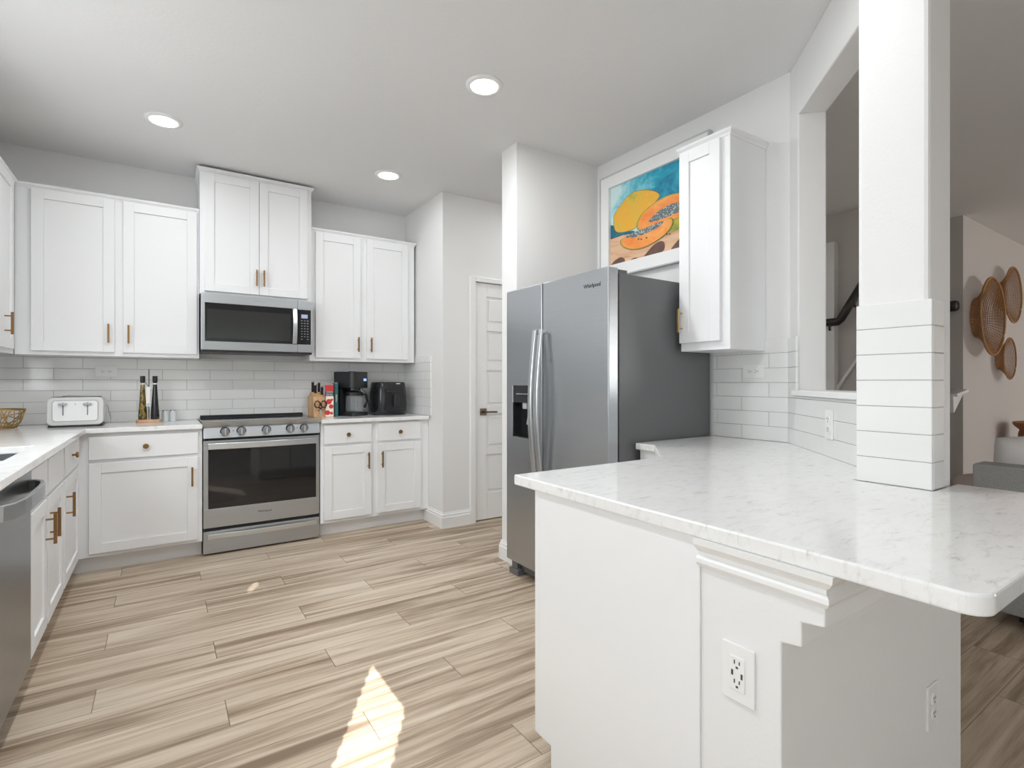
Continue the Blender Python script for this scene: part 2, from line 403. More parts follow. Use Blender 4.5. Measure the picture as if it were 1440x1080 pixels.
struct(obj('trim_2', b, 'trim', label='crown style moulding under the peninsula worktop'))
# enclosing walls the camera cannot see, with the windows that light the place
def wall_holes(name, fixed, t, a0, a1, holes, axis, m='wall'):
    b = B(); cur = a0
    def bx(p, q, z0, z1):
        if axis == 'x': b.box(fixed-t, fixed, p, q, z0, z1)
        else: b.box(p, q, fixed-t, fixed, z0, z1)
    for h0, h1, z0, z1 in sorted(holes):
        if h0 > cur: bx(cur, h0, 0, CEIL)
        if z0 > 0: bx(h0, h1, 0, z0)
        if z1 < CEIL: bx(h0, h1, z1, CEIL)
        cur = h1
    bx(cur, a1, 0, CEIL); return struct(obj(name, b, m))
wl_ = wall_holes('wall_left', XL, .12, YR, YB, [(-1.9, 1.25, .25, 2.4), (2.05, 3.15, 1.08, 2.16)], 'x')
wall_holes('wall_front', YR, .1, XL, XE, [(-.3, 2.1, .5, 2.3), (6.4, 8.8, .5, 2.3)], 'y')
struct(obj('wall_living_end', B().box(XE, XE+.1, YR, 1.7, 0, CEIL), 'wall2'))
struct(obj('wall_added_blocker', B().box(3.1, 3.22, YR, -1.75, 0, CEIL), 'wall'))  # unseen wall added to block daylight and keep the living side darker
def window(name, fixed, a0, a1, z0, z1, axis, skip=None):
    b = B(); f = .05
    def bx(p, q, r, s_, d=.05, o=.03):
        if axis == 'x': b.box(fixed-o-d, fixed-o, p, q, r, s_)
        else: b.box(p, q, fixed-o-d, fixed-o, r, s_)
    bx(a0, a1, z0, z0+f); bx(a0, a1, z1-f, z1); bx(a0, a0+f, z0+f, z1-f); bx(a1-f, a1, z0+f, z1-f)
    mid = [a0+(a1-a0)/3, a0+2*(a1-a0)/3] if a1-a0 > 2 else [(a0+a1)/2]
    if skip: mid = [-1.52, -.82]
    for q in mid: bx(q-f/2, q+f/2, z0+f, z1-f)
    o = struct(obj(name, b, 'window_frame', bev=.003))
    cuts = [a0+f]+mid+[a1-f]
    for p, q in zip(cuts, cuts[1:]):
        if skip and p <= skip <= q: continue
        b = B()
        if axis == 'x': b.box(fixed-.062, fixed-.056, p, q, z0+f, z1-f)
        else: b.box(p, q, fixed-.062, fixed-.056, z0+f, z1-f)
        obj('pane', b, 'thin_glass' if skip else 'glass', o)
    return o
w1 = window('window_1', XL, -1.9, 1.25, .25, 2.4, 'x', skip=-1.3)
window('window_2', XL, 2.05, 3.15, 1.08, 2.16, 'x')
window('window_3', YR, -.3, 2.1, .5, 2.3, 'y'); window('window_4', YR, 6.4, 8.8, .5, 2.3, 'y')
# rounded slats of the blind beside the open sash: only a gap is left between them
b = B()
for i in range(49):
    z = .27+i*.040
    for y0, y1 in ((-1.85, -1.375), (-.985, 1.2)):
        if y0 < -1.2:
            pts = [(y0, z-.021)]+[(y1-.012+.034*math.sin(PI*q/6), z-.021*math.cos(PI*q/6)) for q in range(7)]+[(y0, z+.021)]
            b.prism(pts, XL-.108, XL-.106, 'x')
        else:
            gaps = [(.66, .745)] if 1.79 < z < 1.88 else []
            segs = [(y0, gaps[0][0]), (gaps[0][1], y1)] if gaps else [(y0, y1)]
            for n_, (q0, q1) in enumerate(segs):
                pts = [(q1, z-.021), (q1, z+.021)]+[(q0+.012-.034*math.sin(PI*q/6), z+.021*math.cos(PI*q/6)) for q in range(7)] if n_ == 0 else [(q0, z-.021), (q1, z-.021), (q1, z+.021), (q0, z+.021)]
                b.prism(pts, XL-.108, XL-.106, 'x')
b.box(XL-.115, XL-.10, -1.88, 1.23, 2.206, 2.52)
bl = obj('blind_slats', b, 'blind', w1)

# stair side, seen through the pass-through and past the column
struct(obj('wall_stairs', B().box(5.18, 5.30, 2.02, 7.1, 0, CEIL), 'wall2'))
struct(obj('wall_living', B().box(6.19, XE, 1.70, 1.82, 0, CEIL), 'wall2'))
struct(obj('wall_living_return', B().box(6.19, 6.31, 1.82, 7.1, 0, CEIL), 'wall2'))
struct(obj('wall_far', B().box(XR, 6.4, 7.1, 7.2, 0, CEIL), 'wall2'))
b = B(); b.prism([(5.892, 1.085), (6.19, 1.126), (6.19, 1.10), (5.92, .915)], 1.69, 1.715, 'y'); b.prism([(5.892, 1.085), (6.19, 1.126), (6.19, 1.10), (5.91, 1.06)], 1.66, 1.74, 'y')
struct(obj('trim_3', b, 'trim', label='white sloping stair skirt board'))
b = B(); b.box(5.10, 5.18, 2.325, 2.42, 0, 2.475)
struct(obj('trim_4', b, 'trim', label='pale casing at the foot of the stairs'))
b = B(); b.prism([(2.336, 1.10), (2.17, 1.36), (2.02, 1.60), (2.02, 1.64), (2.17, 1.40), (2.345, 1.13), (2.345, 1.10)], 5.155, 5.18, 'x')
struct(obj('trim_5', b, 'trim', label='white skirt board climbing with the stairs'))
b = B()
for i in range(6): b.box(5.2-1.1, 5.155, 2.30-.25*i-.25, 2.30-.25*i if i else 2.30, 0, 1.02+.0*i) if i == 0 else None
st = struct(obj('stair_landing', b, 'carpet'))

# ------------------------------------------------------------------ baseboards, doors and casings
def base_prof(h=.125):
    return [(0, 0), (.016, 0), (.016, h*.68), (.012, h*.72), (.012, h*.85), (.007, h*.9), (.005, h), (0, h)]
b = B()
b.sweep([((1.90, 4.196), (-1, 0)), ((1.90, 3.851), (-1, -1)), ((2.15, 3.851), (0, -1))], base_prof())
struct(obj('baseboard_return', b, 'trim'))
b = B(); b.sweep([((1.95, 2.97), (0, 1)), ((1.909, 2.97), (-1, 1)), ((1.909, 2.795), (-1, -1)), ((1.93, 2.795), (0, -1))], base_prof())
struct(obj('baseboard_stub', b, 'trim'))
b = B(); b.sweep([((6.19, 1.9), (-1, 0)), ((6.19, 1.70), (-1, -1)), ((XE, 1.70), (0, -1))], base_prof())
struct(obj('baseboard_living', b, 'trim'))
# hall door: casing + five-panel slab + lever
b = B()
for x0, x1, z0, z1 in ((2.148, 2.205, 0, 2.085), (3.0, 3.057, 0, 2.085), (2.205, 3.0, 2.042, 2.085)):
    b.box(x0, x1, 3.838, 3.851, z0, z1); b.box(x0+.004, x1-.004, 3.832, 3.838, z0, z1-.004)
b.box(2.185, 2.205, 3.851, 3.97, 0, 2.06); b.box(3.0, 3.02, 3.851, 3.97, 0, 2.06); b.box(2.205, 3.0, 3.851, 3.97, 2.045, 2.06)
struct(obj('trim_6', b, 'trim', bev=.003, label='white door casing around the hall door'))
b = B(); D0, D1, YD = 2.209, 2.996, 3.858
zs = [.05, .235, .555, .60, .905, .955, 1.27, 1.315, 1.615, 1.66, 1.915, 2.04]
edges = [(.20, .50), (.56, .86), (.92, 1.22), (1.28, 1.58), (1.64, 1.93)]
edges = [(.235, .565), (.625, .915), (.985, 1.29), (1.355, 1.63), (1.69, 1.925)]
b.box(D0, D1, YD+.012, YD+.035, .012, 2.04)
b.box(D0, D0+.115, YD, YD+.012, .012, 2.04); b.box(D1-.115, D1, YD, YD+.012, .012, 2.04)
z = .012
for e0, e1 in edges+[(2.04, 2.04)]:
    b.box(D0+.115, D1-.115, YD, YD+.012, z, e0); z = e1
for e0, e1 in edges: b.box(D0+.14, D1-.14, YD+.003, YD+.012, e0+.025, e1-.025)
dr = struct(obj('door_1', b, 'trim', bev=.003))
b = B(); b.box(2.256, 2.316, YD-.009, YD, .905, .965); b.tube([(2.286, YD-.008, .935), (2.286, YD-.045, .935)], .009)
b.tube([(2.286, YD-.045, .935), (2.34, YD-.047, .935), (2.40, YD-.045, .933)], .0075)
obj('lever_handle', b, 'bronze', dr, bev=.001, label='square bronze lever handle')

# ------------------------------------------------------------------ tiles
def tiles(name, parent, a0, a1, z0, z1, joint0, row0, put, mats=('tile', 'grout'), skip=(), edge=None, L=.305, H=.0755, thick=.011):
    """rows of bevelled tiles; put(a, d, z) maps along-wall / out-of-wall / up to the place"""
    b = B(); bm = b.bm; gap = .0022
    def blk(p, q, r, s_, d0, d1, mi, ch=0):
        n0 = len(bm.faces)
        v = [bm.verts.new(put(*c)) for c in ((p, d0, r), (q, d0, r), (q, d0, s_), (p, d0, s_))]
        u = [bm.verts.new(put(*c)) for c in ((p, d1-ch, r), (q, d1-ch, r), (q, d1-ch, s_), (p, d1-ch, s_))]
        fs = []
        for i in range(4): fs.append(bm.faces.new((v[i], v[(i+1) % 4], u[(i+1) % 4], u[i])))
        if ch:
            w_ = [bm.verts.new(put(*c)) for c in ((p+ch, d1, r+ch), (q-ch, d1, r+ch), (q-ch, d1, s_-ch), (p+ch, d1, s_-ch))]
            for i in range(4): fs.append(bm.faces.new((u[i], u[(i+1) % 4], w_[(i+1) % 4], w_[i])))
            fs.append(bm.faces.new(w_))
        else: fs.append(bm.faces.new(u))
        fs.append(bm.faces.new(v[::-1]))
        for f in fs: f.material_index = mi
    blk(a0+.003, a1-.003, z0, z1-.002, 0, thick-.0015, 1)
    k = 0; z = z0
    while z < z1-.012:
        zt = min(z+H, z1); off = joint0 if (k+row0) % 2 else joint0+L/2
        js = [a0]; x = off-math.floor((off-a0)/L)*L
        while x < a1-.012:
            if x > a0+.012: js.append(x)
            x += L
        js.append(a1)
        for p, q in zip(js, js[1:]):
            r, s_ = z+gap/2, zt-gap/2
            c = ((p+q)/2, (r+s_)/2)
            blk(p+gap/2, q-gap/2, r, s_, 0, thick, 0, .0012)
        z = zt; k += 1
    o = obj(name, b, list(mats), parent); return o
tiles('backsplash', wb_, XL, 1.90, .905, 1.372, -.76, 0, lambda a, d, z: (a, YB-d, z))
tiles('backsplash', [o for o in ALL if o.name == 'wall_return'][0], 4.061, YB-.011, .905, 1.42, 4.061, 0, lambda a, d, z: (1.90-d, a, z))
tiles('backsplash', [o for o in ALL if o.name == 'wall_right'][0], 1.405, 1.835, .885, 1.41, 1.405+.1, 0, lambda a, d, z: (XR-d, a, z))
tiles('backsplash', wd_, 0, .123, .885, 1.41, -.05, 1, lambda a, d, z: (XR-a*.7071-d*.7071, 1.401-a*.7071+d*.7071, z))
tiles('backsplash', wd_, .123, .83, .885, 1.124, .123, 1, lambda a, d, z: (XR-a*.7071-d*.7071, 1.401-a*.7071+d*.7071, z), L=2)
tiles('tile_cladding', wc_, .557, .7505, .885, 1.4235, .3, 0, lambda a, d, z: (1.795-d, a, z), L=2, H=.0773)
tiles('tile_cladding', wc_, 1.7955, 1.876, .885, 1.4235, 1.6, 0, lambda a, d, z: (a, .568-d, z), L=2, H=.0773)

# ------------------------------------------------------------------ cabinets (local frame: x along the run, front at y=0 facing -y)
def shaker(b, x0, x1, z0, z1, rail=.06):
    b.box(x0, x0+rail, -.02, 0, z0, z1); b.box(x1-rail, x1, -.02, 0, z0, z1)
    b.box(x0+rail, x1-rail, -.02, 0, z0, z0+rail); b.box(x0+rail, x1-rail, -.02, 0, z1-rail, z1)
    b.box(x0+rail, x1-rail, -.011, 0, z0+rail, z1-rail)
def pull(parent, x, z0, z1, m='brass'):
    b = B(); b.box(x-.0055, x+.0055, -.058, -.046, z0, z1)
    for q in (z0+.022, z1-.022): b.tube([(x, -.019, q), (x, -.047, q)], .0042)
    return obj('handle', b, m, parent, bev=.0012, label='bronze bar pull' if m == 'brass' else 'brass bar pull')
def knob(parent, x, z):
    b = B(); b.lathe([(.006, -.02), (.006, -.034), (.0155, -.038), (.0165, -.043), (.015, -.048), (.0, -.049)], (x, 0, z), 18, 'y')
    return obj('knob', b, 'brass', parent, smooth=False, label='small round bronze knob')
def cabinet(name, label, loc, rz, w_, d, z0, z1, fronts, toe=False, crown=False, group=None, tx=0):
    e = thing(name, label, 'cabinet', loc, rz, group)
    b = B(); b.box(0, w_, 0, d, z0, z1 if 'sink' not in name else .69)
    if 'sink' in name: b.box(0, w_, 0, .02, .69, z1)
    obj('body', b, 'cab', e, bev=.0015)
    if toe: obj('toe_kick', B().box(tx, w_, .072, .09, 0, z0), 'cab', e)
    if crown:
        l, r = crown
        b = B(); h = z1
        pts = [((0-(0 if not l else 0), d), (-1, 0)), ((0, 0), (-1, -1)), ((w_, 0), (1, -1)), ((w_, d), (1, 0))]
        if not l: pts = pts[1:]; pts[0] = ((0, 0), (0, -1))
        if not r: pts = pts[:-1]; pts[-1] = ((w_, 0), (0, -1))
        b.sweep(pts, [(0, h-.024), (.004, h-.024), (.006, h-.014), (.014, h-.006), (.018, h), (.018, h+.008), (0, h+.008)])
        obj('crown', b, 'cab', e)
    for f in fronts:
        kind, x0, x1, f0, f1 = f[:5]
        b = B()
        if kind == 'door': shaker(b, x0, x1, f0, f1)
        else: b.box(x0, x1, -.02, 0, f0, f1)
        o = obj(kind if kind != 'panel' else 'false_front', b, 'cab', e, bev=.0018)
        if len(f) > 5:
            if f[5] == 'pull': pull(o, f[6], f[7], f[8], f[9] if len(f) > 9 else 'brass')
            else: knob(o, f[6], f[7])
    return e
YF = 4.128; ZT = .874
# base units under the back worktop
cabinet('base_cabinet', 'white base cabinet with one drawer over one wide door, left of the range', (-.435, YF, 0), 0, .661, .51, .105, ZT,
        [('drawer', .060, .636, .709, .852, 'knob', .348, .779), ('door', .060, .636, .129, .685, 'pull', .602, .494, .622)], toe=True, tx=-.08)
cabinet('base_cabinet', 'white base cabinet with two small drawers over two doors, right of the range', (1.004, YF, 0), 0, .895, .51, .105, ZT,
        [('drawer', .023, .392, .714, .860, 'knob', .204, .781), ('drawer', .446, .819, .714, .860, 'knob', .630, .782),
         ('door', .023, .392, .131, .691, 'pull', .362, .502, .632), ('door', .446, .819, .131, .691, 'pull', .475, .502, .632)], toe=True)
# sink run, facing +x: local x is +Y
XF = -.435
cabinet('base_cabinet', 'narrow white corner base cabinet with one drawer, beside the sink cabinet', (XF, 3.478, 0), PI/2, .65, .56, .105, ZT,
        [('drawer', .035, .585, .700, .852, 'knob', .29, .785), ('door', .02, .585, .129, .682, 'pull', .075, .485, .613)], toe=True)
cabinet('sink_cabinet', 'white sink cabinet with two doors under plain false fronts beside the dishwasher', (XF, 2.672, 0), PI/2, .802, .56, .105, ZT,
        [('panel', .012, .348, .700, .852), ('panel', .372, .798, .700, .852),
         ('door', .006, .335, .129, .682, 'pull', .300, .492, .621), ('door', .362, .788, .129, .682, 'pull', .407, .498, .627)], toe=True)
# wall units
YU = 4.38
ZUB = 1.362; ZUT = 2.424
cabinet('upper_cabinet', 'white two-door wall cabinet left of the microwave', (-.757, YU, 0), 0, .978, .258, ZUB, ZUT,
        [('door', .078, .493, 1.388, 2.402, 'pull', .463, 1.448, 1.573), ('door', .539, .964, 1.388, 2.402, 'pull', .570, 1.448, 1.571)], crown=(False, False))
cabinet('upper_cabinet', 'white two-door wall cabinet right of the microwave beside the return wall', (.982, YU, 0), 0, .896, .258, ZUB, ZUT,
        [('door', .042, .405, 1.388, 2.398, 'pull', .381, 1.443, 1.565), ('door', .459, .831, 1.388, 2.398, 'pull', .490, 1.443, 1.565)], crown=(False, True))
cabinet('upper_cabinet', 'tall white two-door cabinet reaching the ceiling above the microwave', (.222, 4.322, 0), 0, .759, .318, 1.822, 2.716,
        [('door', .030, .380, 1.842, 2.690, 'pull', .362, 1.903, 2.024), ('door', .383, .727, 1.842, 2.690, 'pull', .412, 1.903, 2.024)], crown=(True, True))
cabinet('upper_cabinet', 'white wall cabinet on the left wall at the corner, seen edge on', (-.757, 3.30, 0), PI/2, 1.05, .255, ZUB, ZUT,
        [('door', .05, .455, 1.388, 2.402), ('door', .50, .96, 1.388, 2.402, 'pull', .732, 1.46, 1.586)], crown=(False, False))
# wall unit by the pass-through, facing -x: local x is -Y
cabinet('upper_cabinet', 'narrow single-door white wall cabinet between the fridge and the pass-through', (2.305, 1.816, 0), -PI/2, .290, .311, 1.352, 2.424,
        [('door', .003, .245, 1.395, 2.400, 'pull', .022, 1.45, 1.575, 'brass_l')], crown=(True, True))
# corner unit behind the peninsula
e = thing('corner_cabinet', 'white corner base cabinet under the worktop beside the fridge', 'cabinet')
b = B(); b.prism([(2.0, 1.826), (2.606, 1.826), (2.606, 1.41), (2.03, 1.36), (1.69, 1.40), (2.0, 1.69)], .105, .851); obj('body', b, 'cab', e, bev=.002)
b = B(); b.prism([(2.06, 1.826), (2.6, 1.826), (2.6, 1.42), (2.03, 1.37), (1.78, 1.38), (2.06, 1.66)], 0, .105); obj('toe_kick', b, 'cab', e)
settle(e)
# peninsula unit (its doors face the range)
e = thing('peninsula_cabinet', 'white peninsula base cabinet with a plain end panel beside the knee wall', 'cabinet')
b = B(); b.prism([(.7213, .0), (1.243, .0), (1.243, .105), (1.315, .105), (1.315, .851), (.7213, .851)], .98, 1.66, 'x'); obj('body', b, 'cab', e, bev=.002)
obj('end_panel', B().prism([(.7193, .0), (1.243, .0), (1.243, .092), (1.3, .092), (1.3, .851), (.7193, .851)], .9745, .98, 'x'), 'cab', e)
obj('face_frame', B().box(.9745, .992, 1.3002, 1.325, .092, .851), 'cab', e, bev=.0015)
for x0, x1 in ((.996, 1.31), (1.325, 1.65)):
    b = B(); b.box(x0, x1, 1.316, 1.336, .129, .69); bd = obj('door', b, 'cab', e, bev=.002)
    b = B(); b.box(x0, x1, 1.316, 1.336, .71, .845); bd = obj('drawer', b, 'cab', e, bev=.002)
settle(e)

# ------------------------------------------------------------------ worktops
b = B()
slab(b, [-1.012, -.90, -.48, -.386, .226], [1.2, 2.59, 3.125, 4.083, 4.641],
     lambda x, y: (y > 4.083 or x < -.386) and not (-.90 < x < -.48 and 2.59 < y < 3.125), .875, .905)
tag(obj('worktop', b, 'quartz', bev=.003), 'white quartz corner worktop running from the sink to the range', 'worktop')
b = B().box(1.002, 1.888, 4.083, 4.641, .875, .905)
tag(obj('worktop', b, 'quartz', bev=.003), 'short white quartz worktop right of the range', 'worktop')
b = B()
c0 = 2.606-1.403+.006
pts = arc(.961+.035, .236+.035, .035, PI*1.5, PI, 12)
pts = pts + [(.961, 1.423), (1.678, 1.423), (1.972, 1.71), (1.972, 1.832), (2.606, 1.832), (2.606, 1.396),
       (1.9975+.005, .7925), (1.84, .762), (1.783, .762), (1.783, .556), (1.97, .556), (1.972, .236)]
b.prism(pts, .852, .885)
tag(obj('worktop', b, 'quartz', bev=.004), 'white quartz peninsula worktop overhanging the knee wall', 'worktop')
# sink under the cut-out
b = B()
slab(b, [-.915, -.893, -.487, -.465], [2.575, 2.597, 3.118, 3.14], lambda x, y: not (-.893 < x < -.487 and 2.597 < y < 3.118), .70, .8745)
b.box(-.893, -.487, 2.597, 3.118, .70, .706)
e = thing('sink', 'undermount steel sink bowl in the left worktop', 'sink'); obj('bowl', b, 'steel_d', e)
obj('drain', B().lathe([(.045, .706), (.045, .709), (.02, .7095)], (-.69, 2.85, 0), 20), 'chrome', e); settle(e)

# ------------------------------------------------------------------ dishwasher
e = thing('dishwasher', 'stainless dishwasher with a curved bar handle at the left edge of the photo', 'dishwasher')
obj('body', B().box(-.99, -.438, 2.068, 2.664, .10, .69), 'black', e)
obj('toe_panel', B().box(-.56, -.545, 2.07, 2.662, .005, .10), 'black', e)
b = B(); b.box(-.438, -.414, 2.07, 2.664, .115, .868); dw = obj('door', b, 'steel_d', e, bev=.004)
b = B(); y0, y1 = 2.11, 2.62
path = [(-.414, y1)]+[(-.372+.0-.04*math.cos(q*PI/12)+.0, y1-.07+.07*math.cos(q*PI/12)) for q in range(1, 7)]
inner = [(-.415, y1), (-.395, y1-.01), (-.378, y1-.04), (-.368, y1-.09), (-.364, y1-.16), (-.364, y0+.16), (-.368, y0+.09), (-.378, y0+.04), (-.395, y0+.01), (-.415, y0)]
outer = [(-.415, y0-.014), (-.388, y0), (-.366, y0+.03), (-.354, y0+.09), (-.350, y0+.16), (-.350, y1-.16), (-.354, y1-.09), (-.366, y1-.03), (-.388, y1), (-.415, y1+.014)]
b.prism(inner+outer, .775, .825); obj('handle', b, 'steel', dw, bev=.003)
settle(e)

# ------------------------------------------------------------------ range
e = thing('range', 'stainless electric slide-in range with five knobs under the microwave', 'oven range')
x0, x1, yf = .232, .995, 4.125
obj('body', B().box(x0+.004, x1-.004, yf+.03, 4.636, .03, .90), 'case', e)
obj('cooktop', B().box(x0-.004, x1+.004, 4.09, 4.638, .9055, .917), 'glass_ceramic', e, bev=.003)
b = B(); b.prism([(4.070, .917), (4.085, .921), (4.11, .921), (4.11, .9), (4.12, .885), (4.098, .885)], x0-.006, x1+.006, 'x'); obj('cooktop_trim', b, 'steel_l', e, bev=.002)
b = B(); b.prism([(4.585, .917), (4.60, .936), (4.634, .936), (4.634, .917)], x0+.008, x1-.02, 'x'); obj('rear_vent', b, 'black', e, bev=.003)
b = B(); b.prism([(4.116, .885), (4.16, .885), (4.16, .805), (4.096, .805)], x0, x1, 'x'); cp = obj('control_panel', b, 'steel', e, bev=.002)
for kx in (.361, .462, .623, .784, .881):
    kz = .848; ky = 4.108; b = B()
    b.lathe([(.031, .004), (.031, -.004)], (kx, ky, kz), 28, 'y'); b.mi = 2; b.lathe([(.026, -.003), (.0245, -.028), (.022, -.030), (0, -.030)], (kx, ky, kz), 24, 'y')
    b.mi = 1; b.box(kx-.005, kx+.005, ky-.036, ky-.028, kz-.022, kz+.022)
    obj('knob', b, ['black', 'chrome', 'steel_d'], cp)
for kx in (.412, .832): obj('indicator', B().box(kx-.003, kx+.003, 4.104, 4.112, .849, .855), 'dark', cp)
b = B()
for s0, s1 in ((.262, .345), (.37, .44), (.46, .58), (.60, .72), (.745, .81), (.83, .92)): b.box(s0, s1, 4.113, 4.12, .794, .799)
b.box(x0+.01, x1-.01, 4.13, 4.14, .788, .805); obj('vent_slots', b, 'dark', e)
b = B(); d0, d1 = .188, .787
b.box(x0, x1, yf, yf+.04, d0, .318); b.box(x0, x1, yf, yf+.04, .745, d1)
b.box(x0, .262, yf, yf+.04, .318, .745); b.box(.972, x1, yf, yf+.04, .318, .745)
dr = obj('oven_door', b, 'steel', e, bev=.002)
obj('window', B().box(.262, .972, yf+.002, yf+.03, .318, .745), 'oven_glass', dr)
b = B(); n = 12
def bowbar(b, xa, xb, y, z0, z1, bow, t_):
    f = []; bk = []
    for i in range(n+1):
        s_ = i/n; yy = y-.03-bow*math.sin(PI*s_); f.append((xa+(xb-xa)*s_, yy)); bk.append((xa+(xb-xa)*s_, yy+t_))
    b.prism(f+bk[::-1], z0, z1); return b
bowbar(b, .258, .978, yf, .728, .772, .022, .012)
for q in (.272, .964): b.box(q-.012, q+.012, yf-.024, yf, .735, .765)
obj('handle', b, 'steel_l', dr, bev=.004)
text('logo', 'Whirlpool', .022, (.615, yf-.0006, .262), (PI/2, 0, 0), 'dark', dr)
b = B(); b.box(x0, x1, yf, yf+.04, .012, .165); dw = obj('drawer', b, 'steel', e, bev=.003)
obj('door_gap', B().box(x0+.01, x1-.01, yf+.012, yf+.04, .165, .188), 'dark', e)
b = B(); bowbar(b, .255, .972, yf+.012, .112, .148, .016, .014); obj('handle', b, 'steel_l', dw, bev=.004)
for q in (x0+.03, x1-.05): obj('foot', B().box(q, q+.03, yf+.06, yf+.09, 0, .03), 'dark', e)
settle(e)

# ------------------------------------------------------------------ microwave
e = thing('microwave', 'stainless over-the-range microwave with black window under the tall cabinet', 'microwave')
x0, x1, yf = .226, .9795, 4.25; z0, z1 = 1.405, 1.817
obj('body', B().box(x0+.003, x1-.003, yf+.03, 4.636, z0, z1), 'black', e, bev=.003)
obj('vent_base', B().box(x0+.01, x1-.01, yf+.008, yf+.03, z0-.002, z0+.018), 'black', e)
b = B(); s0 = .866
wx0, wx1, wz0, wz1 = x0+.024, .822, 1.480, 1.752
b.box(x0, s0, yf, yf+.03, z0+.014, wz0-.0); b.box(x0, s0, yf, yf+.03, wz1, z1); b.box(x0, wx0, yf, yf+.03, wz0, wz1)
dr = obj('door', b, 'steel', e, bev=.002)
b = B(); b.box(wx0, s0-.001, yf+.001, yf+.028, wz0, wz1); obj('door_glass', b, 'gloss_black', dr)
obj('window', B().box(wx0+.012, wx1-.008, yf-.0006, yf+.004, wz0+.022, wz1-.044), 'mw_glass', dr)
b = B(); f = []; bk = []
for i in range(13):
    s_ = i/12; yy = yf-.018-.022*math.sin(PI*s_); f.append((yy, wz0+.002+(wz1-wz0-.004)*s_)); bk.append((yy+.012, wz0+.002+(wz1-wz0-.004)*s_))
b.prism(f+bk[::-1], .826, .858, 'x')
for q in (wz0+.02, wz1-.02): b.box(.834, .85, yf-.012, yf+.002, q-.01, q+.01)
obj('handle', b, 'steel_l', dr, bev=.003)
text('logo', 'Whirlpool', .02, (.60, yf-.0006, 1.787), (PI/2, 0, 0), 'grey', dr)
b = B(); b.box(s0+.002, x1, yf, yf+.03, z0+.014, wz0); b.box(s0+.002, x1, yf, yf+.03, wz1-.004, z1); b.box(.962, x1, yf, yf+.03, wz0, wz1-.004)
obj('side_frame', b, 'steel', e, bev=.002)
cp = obj('control_panel', B().box(s0+.002, .962, yf+.001, yf+.028, wz0, wz1-.004), 'gloss_black', e)
obj('display', B().box(.892, .938, yf-.0006, yf+.003, 1.683, 1.712), 'display', cp)
b = B()
for r in range(8):
    for c in range(3):
        cx = .895+c*.0215; cz = 1.664-r*.0205
        if r == 7 and c == 1: continue
        b.box(cx-.005, cx+.005, yf-.0005, yf+.002, cz-.0022, cz+.0022)
obj('keypad', b, 'grey', cp)
settle(e)

# ------------------------------------------------------------------ refrigerator
e = thing('refrigerator', 'tall side-by-side stainless refrigerator with grey sides and a water dispenser', 'refrigerator')
fx, fy0, fy1, gy = 1.80, 1.845, 2.748, 2.377; zt, zb = 1.754, .085
obj('case', B().box(fx+.078, 2.60, fy0+.004, fy1-.006, .03, 1.73), 'case', e, bev=.004)
obj('gasket', B().box(fx+.066, fx+.08, fy0+.014, fy1-.014, .09, 1.72), 'dark', e)
def fdoor(y0, y1, hole=None):
    b = B()
    if not hole: b.box(fx, fx+.066, y0, y1, zb, zt)
    else:
        a0, a1, h0, h1 = hole
        b.box(fx, fx+.066, y0, a0, zb, zt); b.box(fx, fx+.066, a1, y1, zb, zt); b.box(fx, fx+.066, a0, a1, zb, h0); b.box(fx, fx+.066, a0, a1, h1, zt)
    return obj('door', b, 'steel', e, bev=.005)
HOLE = (2.475, 2.679, .855, 1.169)
dR = fdoor(fy0, gy-.004); 
b = B()
slab_ = [(fx, fx+.066)]
a0, a1, h0, h1 = HOLE
# freezer door with the dispenser opening
bm_ = b
V = {}
ys = [gy+.004, a0, a1, fy1]; zs = [zb, h0, h1, zt]
def vv(i, k, x):
    if (i, k, x) not in V: V[(i, k, x)] = b.bm.verts.new((x, ys[i], zs[k]))
    return V[(i, k, x)]
for i in range(3):
    for k_ in range(3):
        if i == 1 and k_ == 1: continue
        b.bm.faces.new([vv(i, k_, fx), vv(i+1, k_, fx), vv(i+1, k_+1, fx), vv(i, k_+1, fx)])
        b.bm.faces.new([vv(i, k_, fx+.066), vv(i+1, k_, fx+.066), vv(i+1, k_+1, fx+.066), vv(i, k_+1, fx+.066)])
for (i, k_), (i2, k2) in [((i, 0), (i+1, 0)) for i in range(3)]+[((i, 3), (i+1, 3)) for i in range(3)]+[((0, q), (0, q+1)) for q in range(3)]+[((3, q), (3, q+1)) for q in range(3)]+[((1, 1), (2, 1)), ((1, 2), (2, 2)), ((1, 1), (1, 2)), ((2, 1), (2, 2))]:
    b.bm.faces.new([vv(i, k_, fx), vv(i2, k2, fx), vv(i2, k2, fx+.066), vv(i, k_, fx+.066)])
bmesh.ops.dissolve_limit(b.bm, angle_limit=.01, verts=b.bm.verts[:], edges=b.bm.edges[:])
dL = obj('door', b, 'steel', e, bev=.004)
b = B(); g = .004
b.box(fx+.004, fx+.06, a0, a1, 1.066, h1); b.box(fx+.058, fx+.064, a0, a1, h0, 1.066)
b.box(fx+.004, fx+.058, a0, a0+.006, h0, 1.066); b.box(fx+.004, fx+.058, a1-.006, a1, h0, 1.066); b.box(fx+.004, fx+.058, a0, a1, h0, h0+.012)
dp = obj('dispenser', b, 'gloss_black', dL)
b = B(); b.box(fx-.002, fx+.004, a1-.001, a1+.006, h0, 1.066); b.box(fx-.002, fx+.004, a0, a1+.006, h0-.006, h0+.002); obj('dispenser_trim', b, 'chrome', dL, bev=.001)
b = B()
for i in range(7): b.box(fx+.0025, fx+.006, a0+.05+i*.018, a0+.06+i*.018, 1.115, 1.121)
obj('buttons', b, 'grey', dL)
obj('water_nozzle', B().box(fx+.012, fx+.04, 2.55, 2.592, 1.028, 1.066), 'grey', dL, bev=.004)
